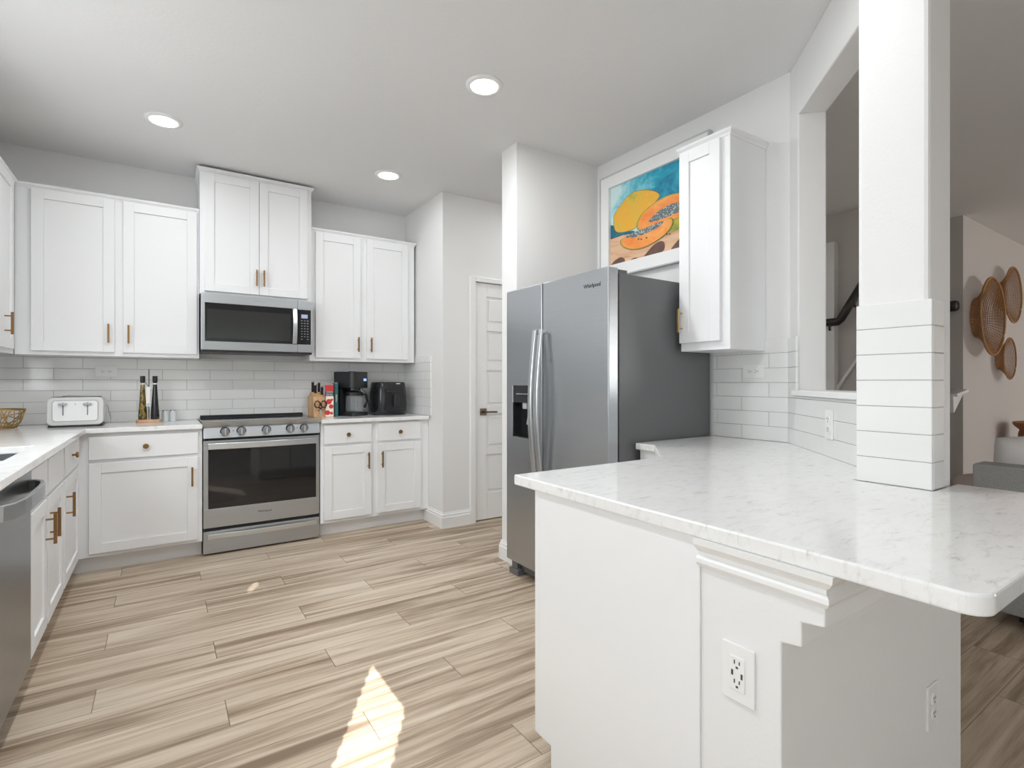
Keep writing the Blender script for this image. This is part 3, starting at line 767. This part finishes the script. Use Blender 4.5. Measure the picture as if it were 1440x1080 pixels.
b = B(); b.prism([(2.53, .935), (2.56, .935), (2.548, .985), (2.53, .985)], fx+.02, fx+.045, 'x'); obj('paddle', b, 'grey', dL)
def fhandle(parent, yc, sgn):
    b = B(); f = []; bk = []; n_ = 18; za, zb_ = .62, 1.487
    for i in range(n_+1):
        s_ = i/n_; out = .024+.036*math.sin(PI*s_); f.append((fx-out-.014, za+(zb_-za)*s_)); bk.append((fx-out, za+(zb_-za)*s_))
    b.prism([(q[0], q[1]) for q in f]+[(q[0], q[1]) for q in bk[::-1]], yc-.016, yc+.016, 'y')
    for q in (za+.012, zb_-.012): b.box(fx-.034, fx+.001, yc-.012, yc+.012, q-.012, q+.012)
    return obj('handle', b, 'steel_l', parent, bev=.005)
fhandle(dL, gy+.028, 1); fhandle(dR, gy-.030, -1)
text('logo', 'Whirlpool', .030, (fx-.0006, 1.962, 1.676), (PI/2, 0, -PI/2), 'dark', dR)
obj('base_grille', B().box(fx+.055, fx+.08, fy0+.02, fy1-.03, .02, .085), 'case', e)
b = B(); b.box(fx+.006, fx+.085, fy1-.115, fy1-.02, .0, .036); b.box(fx+.02, fx+.08, fy1-.09, fy1-.03, .036, .084); obj('hinge_foot', b, 'case', e, bev=.003)
obj('hinge_foot', B().box(fx+.02, fx+.085, fy0+.02, fy0+.11, .0, .05), 'case', e, bev=.003)
b = B(); b.box(fx+.068, fx+.15, fy0+.02, fy0+.07, 1.73, 1.752); obj('hinge_cover', b, 'case', e, bev=.003)
b = B(); b.box(fx+.068, fx+.15, fy1-.08, fy1-.03, 1.73, 1.752); obj('hinge_cover', b, 'case', e, bev=.003)
settle(e)

# ------------------------------------------------------------------ fruit picture
e = thing('picture', 'framed painting of cut papayas on a blue ground above the refrigerator', 'picture')
Y0, Y1, Z0, Z1 = 2.734, 1.842, 1.912, 2.628; XP = XR-.0005
b = B(); fr = .010
b.box(XP-.040, XP, Y1, Y1+fr, Z0, Z1); b.box(XP-.040, XP, Y0-fr, Y0, Z0, Z1); b.box(XP-.040, XP, Y1+fr, Y0-fr, Z0, Z0+fr); b.box(XP-.040, XP, Y1+fr, Y0-fr, Z1-fr, Z1)
obj('outer_lip', b, 'grey_page', e, bev=.002)
iy0, iy1, iz0, iz1 = 2.649, 1.927, 2.0, 2.54
b = B()
for (p, q, r, s_) in ((Y1+fr, iy1, Z0+fr, Z1-fr), (iy0, Y0-fr, Z0+fr, Z1-fr), (iy1, iy0, Z0+fr, iz0), (iy1, iy0, iz1, Z1-fr)): b.box(XP-.034, XP-.004, p, q, r, s_)
obj('frame', b, 'trim', e)
def q2(x, y, lay):
    u = (x-48)/600; yt = 340-280*u; yb = 975-155*u
    v_ = (yb-y)/(yb-yt); u = u*.83
    yy = iy0-u*(iy0-iy1); zz = iz0+v_*(iz1-iz0)
    return (XP-.012-lay*.0006, min(max(yy, iy1), iy0), min(max(zz, iz0), iz1))
ART = ['art_bg', 'art_wood', 'art_skin', 'art_flesh', 'art_rind', 'art_green', 'art_edge', 'art_brown', 'art_seed', 'art_blue']
b = B(); b.mi = 0; b.box(XP-.012, XP-.004, iy1, iy0, iz0, iz1)
def smoothloop(p, it=2):
    for _ in range(it):
        r = []
        for i in range(len(p)):
            a, c = p[i], p[(i+1) % len(p)]
            r += [(a[0]*.75+c[0]*.25, a[1]*.75+c[1]*.25), (a[0]*.25+c[0]*.75, a[1]*.25+c[1]*.75)]
        p = r
    return p
def shape(mi, lay, pts, grow=0, sm=True):
    if grow:
        cx = sum(p_[0] for p_ in pts)/len(pts); cy = sum(p_[1] for p_ in pts)/len(pts)
        pts = [(cx+(p_[0]-cx)*(1+grow), cy+(p_[1]-cy)*(1+grow)) for p_ in pts]
    if sm: pts = smoothloop(pts)
    b.mi = mi; b.poly([q2(x, y, lay) for x, y in pts])
shape(1, 1, [(40, 752), (100, 730), (160, 712), (300, 692), (560, 682), (650, 640), (790, 600), (790, 990), (40, 990)], sm=False)
shape(9, 1, [(40, 640), (90, 640), (120, 690), (260, 672), (300, 690), (160, 714), (40, 756)], sm=False)
whole = [(80, 590), (85, 545), (150, 460), (210, 385), (280, 340), (360, 326), (440, 333), (487, 365), (470, 400), (400, 480), (340, 530), (305, 580), (290, 640), (240, 670), (160, 690), (108, 692), (84, 665)]
shape(6, 2, whole, .025); shape(2, 3, whole)
shape(5, 4, [(560, 570), (650, 520), (740, 520), (745, 600), (650, 648), (570, 690), (530, 670)])
halfB = [(296, 650), (298, 605), (330, 540), (400, 470), (480, 408), (560, 368), (640, 352), (720, 362), (765, 430), (740, 510), (650, 555), (580, 580), (500, 600), (400, 640), (330, 672)]
shape(6, 5, halfB, .035); shape(4, 6, halfB, .012); shape(3, 7, halfB, -.05)
shape(8, 8, [(378, 608), (430, 545), (480, 500), (540, 460), (600, 436), (660, 428), (710, 440), (715, 480), (640, 512), (560, 550), (470, 584)])
sl = [(148, 756), (200, 727), (260, 716), (400, 652), (500, 598), (565, 562), (588, 590), (566, 660), (485, 742), (380, 802), (290, 828), (210, 825), (160, 798)]
shape(6, 9, sl, .045); shape(4, 10, sl, .015); shape(3, 11, sl, -.04)
shape(8, 12, [(170, 732), (260, 690), (350, 658), (450, 612), (528, 582), (495, 632), (400, 684), (320, 718), (240, 734)])
for px, py in ((312, 743), (335, 744), (380, 730), (545, 702), (565, 700)): shape(6, 13, [(px-7, py-8), (px+7, py-8), (px+7, py+8), (px-7, py+8)])
for r in ([(52, 978), (60, 950), (110, 912), (150, 893), (186, 908), (182, 945), (100, 978)], [(225, 925), (270, 893), (318, 903), (250, 938)],
          [(335, 905), (380, 850), (430, 790), (490, 752), (524, 768), (522, 845), (430, 880)], [(555, 845), (610, 770), (650, 716), (715, 690), (760, 790), (650, 822)]):
    shape(7, 2, r)
obj('canvas', b, ART, e); settle(e)

# ------------------------------------------------------------------ downlights
for i, (x, y) in enumerate(DOWN):
    e = thing('downlight', ['round recessed ceiling light above the left worktop', 'round recessed ceiling light in front of the refrigerator', 'round recessed ceiling light in front of the right wall cabinets',
        'round recessed ceiling light over the middle of the kitchen floor', 'round recessed ceiling light above the camera', 'round recessed ceiling light above the peninsula worktop', 'unseen ceiling light added behind the stub wall to brighten the hall'][i], 'ceiling light', (x, y, CEIL), 0, 'recessed ceiling lights')
    b = B(); b.lathe([(.098, 0), (.096, -.006), (.080, -.010), (.074, -.010), (.070, 0)], (0, 0, 0), 40, cap=False)
    obj('trim_ring', b, 'trim', e, smooth=True)
    obj('lens', B().lathe([(.0745, -.002), (.07, -.0065), (.0, -.0075)], (0, 0, 0), 40, cap=False), 'lens', e, smooth=True)
    l = bpy.data.lights.new('downlight_lamp', 'AREA'); l.shape = 'DISK'; l.size = .13; l.energy = [3, 10.5, 2.2, 14, 9.5, 4, 4][i]; l.color = (.95, .98, 1)
    o = bpy.data.objects.new('downlight_lamp', l); COL.objects.link(o); o.parent = e; o.location = (0, 0, -.02)

# ------------------------------------------------------------------ outlets
def outlet(label, loc, rz, horiz=False, usb=False, wdt=.072, h=.117, extra=None):
    """plate in local xz, facing -y"""
    e = thing('outlet', label, 'outlet', loc, rz, 'wall outlets')
    if horiz: wdt, h = h, wdt
    obj('plate', B().box(-wdt/2, wdt/2, -.006, 0, -h/2, h/2), 'plate', e, bev=.002)
    if usb:
        fc = obj('receptacle', B().box(-.0165, .0165, -.0085, -.005, -.034, .034), 'plate', e, bev=.001)
        b = B()
    for s_ in (-1, 1):
        if not usb:
            b = B(); cx, cz = (s_*.0195, 0) if horiz else (0, s_*.0195)
            b.lathe([(.0165, -.005), (.0165, -.0085), (0, -.0085)], (cx, 0, cz), 20, 'y', cap=False)
            fc = obj('receptacle', b, 'plate', e); b = B()
        for dx, dz, a, c in ((-.0055, .004, .0011, .004), (.0055, .004, .0011, .0035), (0, -.0065, .0025, .002)):
            cx, cz = dx, s_*.0195+dz
            if horiz: cx, cz, a, c = -(s_*.0195+dz), dx, c, a
            b.box(cx-a, cx+a, -.0092, -.008, cz-c, cz+c)
        if not usb: obj('slots', b, 'slot', fc)
    if usb:
        b.box(-.0125, -.0085, -.0092, -.008, -.005, .006); b.box(.0085, .0125, -.0092, -.008, -.007, .004)
        obj('slots', b, 'slot', fc)
    return e
outlet('horizontal double outlet in the tiled backsplash above the toaster', (-.326, YB-.0115, 1.265), 0, True, h=.125, wdt=.074)
outlet('horizontal outlet behind the coffee maker with plugs in it', (1.385, YB-.0115, 1.268), 0, True)
outlet('horizontal outlet in the tiles under the narrow wall cabinet', (XR-.0115, 1.587, 1.246), -PI/2, True)
yy = 1.027
outlet('vertical outlet low in the diagonal tiled wall under the pass-through ledge', (dg(yy, -.0115)[0], dg(yy, -.0115)[1], 1.018), -PI*.75)
outlet('white outlet with two charging ports on the end of the knee wall', (.98, .628, .594), -PI/2, usb=True)
outlet('outlet low on the shaded side of the knee wall under the overhang', (1.722, .541, .318), 0)

# ------------------------------------------------------------------ things on the worktops
ZW = .905
# toaster
e = thing('toaster', 'cream four-slice toaster on the worktop near the corner', 'toaster', (-.456, 4.40, ZW), 0)
b = B(); W, D, H = .140, .115, .188
def rr(x, z0, z1, r):
    return arc(x-r, z1-r, r, 0, PI/2, 5)+arc(-x+r, z1-r, r, PI/2, PI, 5)+arc(-x+r, z0+r, r, PI, PI*1.5, 4)+arc(x-r, z0+r, r, PI*1.5, 2*PI, 4)
b.prism(rr(W, .012, H, .03), -D, D, 'y'); obj('body', b, 'toaster', e, bev=.008, seg=3)
b = B(); b.prism(rr(W-.026, .036, H-.018, .018), -D-.0035, -D+.002, 'y'); obj('face_rim', b, 'grey', e)
b = B(); b.prism(rr(W-.030, .040, H-.022, .016), -D-.0055, -D, 'y'); fc = obj('face_panel', b, 'toaster_face', e)
for sx_ in (-.060, .060):
    obj('lever_slot', B().box(sx_-.0022, sx_+.0022, -D-.0065, -D-.004, .075, .156), 'slot', fc)
    lv = obj('lever', B().box(sx_-.022, sx_+.022, -D-.026, -D-.005, .139, .152), 'grey', e, bev=.004)
text('logo', 'a', .022, (0, -D-.0058, .147), (PI/2, 0, 0), 'grey', fc)
b = B()
for q in (-.07, -.025, .025, .07): b.box(-.12, .12, q-.011, q+.011, H-.002, H+.0012)
obj('slots', b, 'slot', e)
obj('base', B().box(-.135, .135, -.10, .10, .0, .014), 'black', e, bev=.003)
b = B(); b.tube([(-.09, .10, .19), (-.05, .07, .196), (0, .06, .192), (.05, .08, .19), (.11, .10, .19), (.145, .13, .12), (.16, .16, .03)], .0028, 6); obj('cord', b, 'grey', e, smooth=True)
# wire basket
e = thing('wire_basket', 'gold wire fruit basket on the worktop at the left edge of the photo', 'basket', (-.835, 4.40, ZW), 0)
R0, R1, Hh = .075, .125, .115
def rad(z): return R0+(R1-R0)*math.sqrt(max(0, z/Hh))
b = B(); b.tube([(R1*math.cos(a*PI/16), R1*math.sin(a*PI/16), Hh) for a in range(32)], .0045, 6, True); obj('rim', b, 'gold_wire', e, smooth=True)
b = B(); b.tube([(R0*math.cos(a*PI/12), R0*math.sin(a*PI/12), .005) for a in range(24)], .0045, 6, True); obj('foot_ring', b, 'gold_wire', e, smooth=True)
b = B()
rnd_ = random.Random(3)
for i in range(28):
    a = i/28*2*PI; tw = rnd_.uniform(-.9, .9)
    b.tube([(rad(z)*math.cos(a+tw*z/Hh), rad(z)*math.sin(a+tw*z/Hh), z) for z in (.005, .03, .06, .09, Hh)], .0028, 5)
for zz, d in ((.04, .4), (.075, -.5)):
    b.tube([(rad(zz+.015*math.sin(3*a+d))*math.cos(a), rad(zz+.015*math.sin(3*a+d))*math.sin(a), zz+.015*math.sin(3*a+d)) for a in [q*PI/16 for q in range(32)]], .0028, 5, True)
obj('wires', b, 'gold_wire', e, smooth=True)
# oil set
e = thing('oil_stand', 'small round-cornered wooden bottle stand with a thin black carrying rod', 'bottle stand', (-.078, 4.49, ZW), 0)
b = B(); b.prism(arc(.045, 0, .03, -PI/2, PI/2, 8)+arc(-.045, 0, .03, PI/2, PI*1.5, 8), 0, .022); obj('base', b, 'tray_wood', e, bev=.003)
b = B(); b.tube([(0, .012, .022), (0, .012, .375)], .0028, 6); b.tube([(0, .012, .25), (-.008, .012, .262), (-.022, .012, .285)], .0022, 6); obj('rod', b, 'black', e)
tg = obj('tag', B().box(-.016, .008, -.028, -.0272, .115, .252), 'tag', e, label='white paper tag')
b = B(); b.box(-.012, .004, -.0283, -.0279, .12, .135); obj('print', b, 'grey', tg)
for sx_, mm, lab in ((-.036, 'oil', 'tapering bottle of golden herb oil on the wooden stand'), (.036, 'vinegar', 'tapering bottle of dark vinegar on the wooden stand')):
    q = thing('oil_bottle' if mm == 'oil' else 'vinegar_bottle', lab, 'bottle', (-.078+sx_, 4.488, ZW+.022), 0)
    b = B(); b.lathe([(.024, 0), (.0265, .004), (.0265, .03), (.013, .23), (.012, .262)], (0, 0, 0), 24); obj('glass', b, mm, q, smooth=True, label=None)
    obj('neck_ring', B().lathe([(.0135, .246), (.0145, .248), (.0145, .254), (.0135, .256)], (0, 0, 0), 20), 'tag', q)
    obj('cap', B().lathe([(.0145, .262), (.0155, .264), (.0155, .303), (.014, .306)], (0, 0, 0), 20), 'black', q)
for sx_, lab in ((.018, 'frosted salt shaker beside the bottle stand'), (.066, 'frosted pepper shaker nearest the range')):
    q = thing('shaker', lab, 'shaker', (sx_, 4.555, ZW), 0, 'salt and pepper shakers')
    obj('jar', B().lathe([(.020, 0), (.0215, .003), (.0215, .07), (.020, .073)], (0, 0, 0), 24), 'shaker', q, smooth=False)
    obj('lid', B().lathe([(.020, .073), (.0215, .074), (.0215, .081), (.018, .084)], (0, 0, 0), 24), 'chrome', q)
# knife block
e = thing('knife_block', 'light wood knife block at the right edge of the range', 'knife block', (1.062, 4.465, ZW), math.radians(8))
b = B(); b.prism([(-.065, 0), (.075, 0), (.085, .165), (.02, .205), (-.035, .165)], -.05, .05, 'x'); obj('body', b, 'bamboo', e, bev=.003)
obj('stamp', B().box(-.02, .02, -.0572, -.0555, .05, .058), 'pot_wood', e)
KL = ['steel capped black knife handle leaning at the back of the block', 'black knife handle in the middle of the block', 'black knife handle on the side nearest the red book', 'short black knife handle low at the front of the block']
for i, (kx, ky, kz, hl) in enumerate(((-.026, .045, .175, .11), (-.012, .015, .165, .095), (.022, .04, .175, .105), (.036, .0, .165, .08))):
    q = thing('knife', KL[i], 'knife', (1.062+kx, 4.465+ky, ZW+kz), math.radians(8), 'knives in the block')
    b = B(); b.tube([(0, 0, 0), (-.004, -.01, hl*.5), (-.008, -.022, hl)], .0095, 8, flat=(.008, .011)); obj('handle', b, 'black', q, smooth=False)
    b = B(); b.tube([(-.008, -.022, hl), (-.0085, -.0235, hl+.008)], .01, 8, flat=(.0085, .0115)); obj('end_cap', b, 'chrome', q)
    b = B(); b.box(-.001, .001, -.008, .008, -.09, .0); obj('blade', b, 'chrome', q)
q = thing('scissors', 'black handled kitchen scissors hanging on the front of the knife block', 'scissors', (1.068, 4.385, ZW+.085), math.radians(8))
b = B()
for s_ in (-1, 1):
    b.tube([(s_*.026+.022*math.cos(a*PI/8), 0, .02+.027*math.sin(a*PI/8)) for a in range(16)], .0055, 6, True)
    b.tube([(s_*.012, 0, .0), (0, .003, -.02)], .006, 6)
obj('grips', b, 'black', q, smooth=True)
obj('blades', B().box(-.006, .006, .001, .004, -.07, -.015), 'chrome', q)
# books
e = thing('cookbook', 'thick red and cream cookbook standing beside the knife block', 'book', (1.157, 4.46, ZW), math.radians(-13))
b = B(); b.box(-.032, .032, -.07, .10, 0, .262); obj('cover', b, 'label_red', e, bev=.002)
obj('pages', B().box(-.029, .029, -.066, .103, .255, .2655), 'grey_page', e)
b = B(); b.box(-.031, .031, -.0712, -.0698, .002, .17); sp_ = obj('spine_picture', b, 'cream', e)
b = B()
for cx, cz, r in ((-.005, .125, .022), (.012, .085, .018), (-.016, .035, .02), (.015, .03, .012), (.018, .14, .01)):
    b.lathe([(r, -.0722), (r*.9, -.0724), (0, -.0725)], (cx, 0, cz), 14, 'y', cap=False)
obj('spine_fruit', b, 'label_red', e)
obj('spine_band', B().box(-.031, .031, -.0714, -.0698, .172, .212), 'navy', e)
text('spine_title', 'COOK\nBOOK', .021, (0, -.0718, .192), (PI/2, 0, 0), 'cream', e, xs=.85)
e = thing('cookbook', 'thin dark teal cookbook between the red one and the coffee maker', 'book', (1.210, 4.47, ZW), math.radians(-10))
obj('cover', B().box(-.014, .014, -.07, .11, 0, .278), 'teal_book', e, bev=.002)
obj('pages', B().box(-.011, .011, -.066, .113, .27, .281), 'grey_page', e)
text('spine_title', 'Kitchen', .02, (0, -.0706, .15), (PI/2, PI/2, 0), 'cream', e)
# coffee maker
e = thing('coffee_maker', 'black drip coffee maker with a glass carafe on the right worktop', 'coffee maker', (1.348, 4.47, ZW), math.radians(30))
b = B(); b.prism(arc(.06, -.08, .03, PI*1.5, 2*PI, 5)+[(.09, .11), (-.09, .11)]+arc(-.06, -.08, .03, PI, PI*1.5, 5), 0, .03); obj('base', b, 'black', e, bev=.004)
obj('column', B().box(-.088, .088, .04, .11, .03, .245), 'black', e, bev=.004)
b = B(); b.prism(arc(.05, -.06, .05, PI*1.5, 2*PI, 8)+[(.10, .11), (-.10, .11)]+arc(-.05, -.06, .05, PI, PI*1.5, 8), .235, .372); hd = obj('brew_head', b, 'black', e, bev=.005)
obj('display', B().box(.02, .055, -.1112, -.109, .295, .315), 'led', hd)
b = B(); b.prism(arc(0, -.02, .055, 0, 2*PI, 20)[:-1], .215, .236); obj('filter_basket', b, 'gloss_black', e)
b = B(); b.lathe([(.0, .034), (.066, .034), (.070, .05), (.070, .15), (.066, .172)], (0, -.025, 0), 28, cap=False)
cf = obj('carafe', b, 'thin_glass', e, smooth=True)
obj('carafe_lid', B().lathe([(.068, .170), (.071, .174), (.071, .198), (.04, .212), (.0, .213)], (0, -.025, 0), 24, cap=False), 'black', cf)
b = B(); b.tube([(.06, -.055, .185), (.09, -.075, .175), (.096, -.08, .12), (.078, -.066, .065)], .008, 8, flat=(.007, .012)); obj('carafe_handle', b, 'black', cf, smooth=True)
# cord of the coffee maker and the cord of the fryer rise to the outlet
b = B(); b.tube([(1.40, 4.60, 1.275), (1.425, 4.585, 1.23), (1.43, 4.57, 1.15), (1.42, 4.55, 1.03), (1.41, 4.53, .93), (1.425, 4.50, .909), (1.46, 4.49, .909), (1.48, 4.52, .909), (1.475, 4.55, .95)], .0035, 6)
b.box(1.362, 1.388, 4.598, 4.6315, 1.262, 1.285)
tag(obj('power_cord', b, 'black', smooth=False), 'black appliance cord looping from the outlet down behind the coffee maker', 'cord')
b = B(); b.tube([(1.405, 4.60, 1.275), (1.43, 4.585, 1.24), (1.445, 4.57, 1.16), (1.49, 4.55, 1.10), (1.515, 4.54, 1.02), (1.52, 4.54, .96), (1.525, 4.55, .93)], .0035, 6)
b.box(1.394, 1.42, 4.598, 4.6315, 1.262, 1.285)
tag(obj('power_cord', b, 'black', smooth=False), 'black cord hanging from the outlet toward the air fryer', 'cord')
# air fryer
e = thing('air_fryer', 'large glossy black air fryer at the end of the right worktop', 'air fryer', (1.66, 4.45, ZW), math.radians(4))
def sup(w_, d, n_=28, p=.62):
    o = []
    for i in range(n_):
        a = 2*PI*i/n_; c, s_ = math.cos(a), math.sin(a)
        o.append((w_*math.copysign(abs(c)**p, c), d*math.copysign(abs(s_)**p, s_)))
    return o
b = B(); rings = []
for z, w_, d in ((.012, .142, .130), (.02, .148, .136), (.10, .149, .138), (.20, .145, .134), (.275, .136, .126), (.287, .128, .12)):
    rings.append([b.bm.verts.new((x, y, z)) for x, y in sup(w_, d)])
for A, C in zip(rings, rings[1:]):
    for k_ in range(len(A)): b.bm.faces.new((A[k_], A[(k_+1) % len(A)], C[(k_+1) % len(A)], C[k_]))
b.bm.faces.new(rings[0][::-1]); b.bm.faces.new(rings[-1])
obj('body', b, 'gloss_black', e, smooth=True)
b = B(); b.prism(sup(.138, .125), 0, .014); obj('base', b, 'black', e)
b = B(); b.box(-.085, .085, -.146, -.10, .035, .215); dr = obj('drawer', b, 'gloss_black', e, bev=.008)
b = B(); b.box(-.022, .022, -.185, -.14, .075, .175); obj('handle', b, 'black', dr, bev=.008, seg=3)
obj('logo', B().box(.012, .05, -.139, -.128, .268, .276), 'chrome', e)

# ------------------------------------------------------------------ living side
e = thing('sofa', 'grey upholstered sofa with a low back beyond the peninsula', 'sofa')
X0 = 3.37; ya, yb2 = .89, -1.35
b = B(); b.box(X0, X0+.16, yb2, ya, .075, .782); obj('back', b, 'sofa', e, bev=.010, seg=3)
b = B(); b.box(X0+.16, X0+.92, yb2, ya, .075, .30); obj('seat_base', b, 'sofa', e, bev=.02, seg=3)
for y0, y1 in ((ya-.16, ya), (yb2, yb2+.16)):
    b = B(); b.box(X0+.16, X0+.92, y0, y1, .30, .62); obj('arm', b, 'sofa', e, bev=.03, seg=3)
for y0, y1 in ((ya-1.12, ya-.165), (yb2+.165, ya-1.13)):
    b = B(); b.box(X0+.17, X0+.93, y0, y1, .30, .45); obj('seat_cushion', b, 'sofa', e, bev=.04, seg=3)
for p_ in ((X0+.16, ya-.2), (X0+.80, ya-.2), (X0+.16, yb2+.04), (X0+.80, yb2+.04)): obj('leg', B().box(p_[0], p_[0]+.06, p_[1], p_[1]+.06, 0, .076), 'dark', e)
settle(e)
def cushion(name, label, loc, rot, w_, h, t_, m):
    b = B(); n_ = 14; top = {}; bot = {}
    for i in range(n_+1):
        for j in range(n_+1):
            u, v_ = i/n_*2-1, j/n_*2-1
            th = t_*(max(0, (1-u**4)*(1-v_**4)))**.62
            pin = 1-.05*(abs(u)*abs(v_))**2+.0
            top[i, j] = b.bm.verts.new((u*w_*pin, -th, v_*h*pin)); bot[i, j] = b.bm.verts.new((u*w_*pin, th+.002, v_*h*pin))
    for i in range(n_):
        for j in range(n_):
            b.bm.faces.new((top[i, j], top[i+1, j], top[i+1, j+1], top[i, j+1])); b.bm.faces.new((bot[i, j], bot[i, j+1], bot[i+1, j+1], bot[i+1, j]))
    bmesh.ops.remove_doubles(b.bm, verts=b.bm.verts[:], dist=.004)
    o = obj(name, b, m, smooth=True); o.location = loc; o.rotation_euler = rot
    return tag(o, label, 'cushion')
cushion('back_cushion', 'pale grey back cushion rising above the sofa back', (3.70, .43, .705), (0, math.radians(5), PI/2+.05), .45, .24, .15, 'cushion')
# pouf between sofa and wall
e = thing('pouf', 'low beige upholstered pouf between the sofa and the living wall', 'pouf', (5.55, 1.15, 0))
b = B(); b.lathe([(.40, 0), (.45, .03), (.46, .2), (.45, .37), (.41, .41), (.0, .42)], (0, 0, 0), 32, cap=False); obj('body', b, 'pouf', e, smooth=True)
# wooden pot
b = B(); b.lathe([(.16, 0), (.19, .03), (.21, .35), (.20, .66), (.19, .70), (.235, .745), (.245, .775), (.235, .785), (.21, .78), (.18, .70), (.17, .3), (0, .28)], (0, 0, 0), 32, cap=False)
o = obj('wooden_pot', b, 'pot_wood', smooth=True); o.location = (7.40, 1.38, -.0); tag(o, 'tall turned brown wooden pot beside the living wall behind the sofa', 'pot')
# wall baskets
def wall_basket(label, x, z, R, d):
    e = thing('wall_basket', label, 'wall basket', (x, 1.699, z), 0, 'woven baskets on the living wall')
    def pr(s_): return (R*(.48+.52*s_**.8) if s_ > 0 else R*.48)
    b = B(); n_ = 60; rings = 13; V = []
    for i in range(rings+1):
        s_ = i/rings; r = R*(.5+.5*s_**1.15); y = -.004-d*(s_**.75 if s_ > 0 else 0)
        V.append([b.bm.verts.new((r*math.cos(2*PI*k_/n_), y, r*math.sin(2*PI*k_/n_))) for k_ in range(n_)])
    for A, C in zip(V, V[1:]):
        for k_ in range(n_): b.bm.faces.new((A[k_], A[(k_+1) % n_], C[(k_+1) % n_], C[k_]))
    o = obj('weave', b, 'wicker', e)
    md = o.modifiers.new('strands', 'WIREFRAME'); md.thickness = R*.027; md.use_even_offset = False; md.use_boundary = True; md.offset = 0
    b = B(); b.tube([(R*math.cos(2*PI*k_/60), -.004-d, R*math.sin(2*PI*k_/60)) for k_ in range(60)], R*.03, 7, True)
    obj('rim', b, 'wicker', e, smooth=True)
    b = B(); V = []
    for i in range(10):
        r = R*(.04+.46*i/9); V.append([b.bm.verts.new((r*math.cos(2*PI*k_/40), -.006, r*math.sin(2*PI*k_/40))) for k_ in range(40)])
    for A, C in zip(V, V[1:]):
        for k_ in range(40): b.bm.faces.new((A[k_], A[(k_+1) % 40], C[(k_+1) % 40], C[k_]))
    o = obj('base_weave', b, 'wicker', e); md = o.modifiers.new('strands', 'WIREFRAME'); md.thickness = R*.028; md.use_even_offset = False; md.use_boundary = True
wall_basket('largest brown woven basket on the living wall, beside the column', 6.55, 1.815, .365, .12)
wall_basket('brown woven basket high on the living wall at the right edge of the photo', 7.30, 2.09, .285, .10)
wall_basket('smallest brown woven basket, hung lowest on the living wall', 7.22, 1.432, .212, .09)
# handrails
b = B(); b.tube([(5.085, 2.50, 1.738), (5.085, 2.40, 1.738), (5.085, 2.285, 1.738), (5.085, 2.262, 1.76), (5.085, 2.02, 2.16)], .034, 10, flat=(.026, .036))
b.tube([(5.085, 2.36, 1.72), (5.09, 2.36, 1.67), (5.178, 2.36, 1.66)], .008, 6)
b.tube([(5.085, 2.15, 1.92), (5.09, 2.15, 1.86), (5.178, 2.15, 1.85)], .008, 6)
tag(obj('handrail', b, 'rail', smooth=True), 'dark stair handrail seen through the pass-through, bending upward', 'handrail')
b = B(); b.tube([(6.13, 1.72, 1.90), (6.13, 1.735, 1.90), (6.13, 1.76, 1.90), (6.13, 2.6, 1.90)], [.04, .05, .05, .05], 16)
b.tube([(6.13, 1.95, 1.88), (6.135, 1.95, 1.83), (6.189, 1.95, 1.82)], .008, 6)
tag(obj('handrail', b, 'rail', smooth=True), 'round dark end of a handrail showing just past the column', 'handrail')

# top-level single meshes get their origin at their base
bpy.context.view_layer.update()
for o in ALL:
    if o.parent is None and o.type == 'MESH' and 'category' in o and o.location.length == 0:
        cs = [v.co for v in o.data.vertices]
        bs = Vector(((min(c.x for c in cs)+max(c.x for c in cs))/2, (min(c.y for c in cs)+max(c.y for c in cs))/2, min(c.z for c in cs)))
        o.data.transform(Matrix.Translation(-bs)); o.location = bs
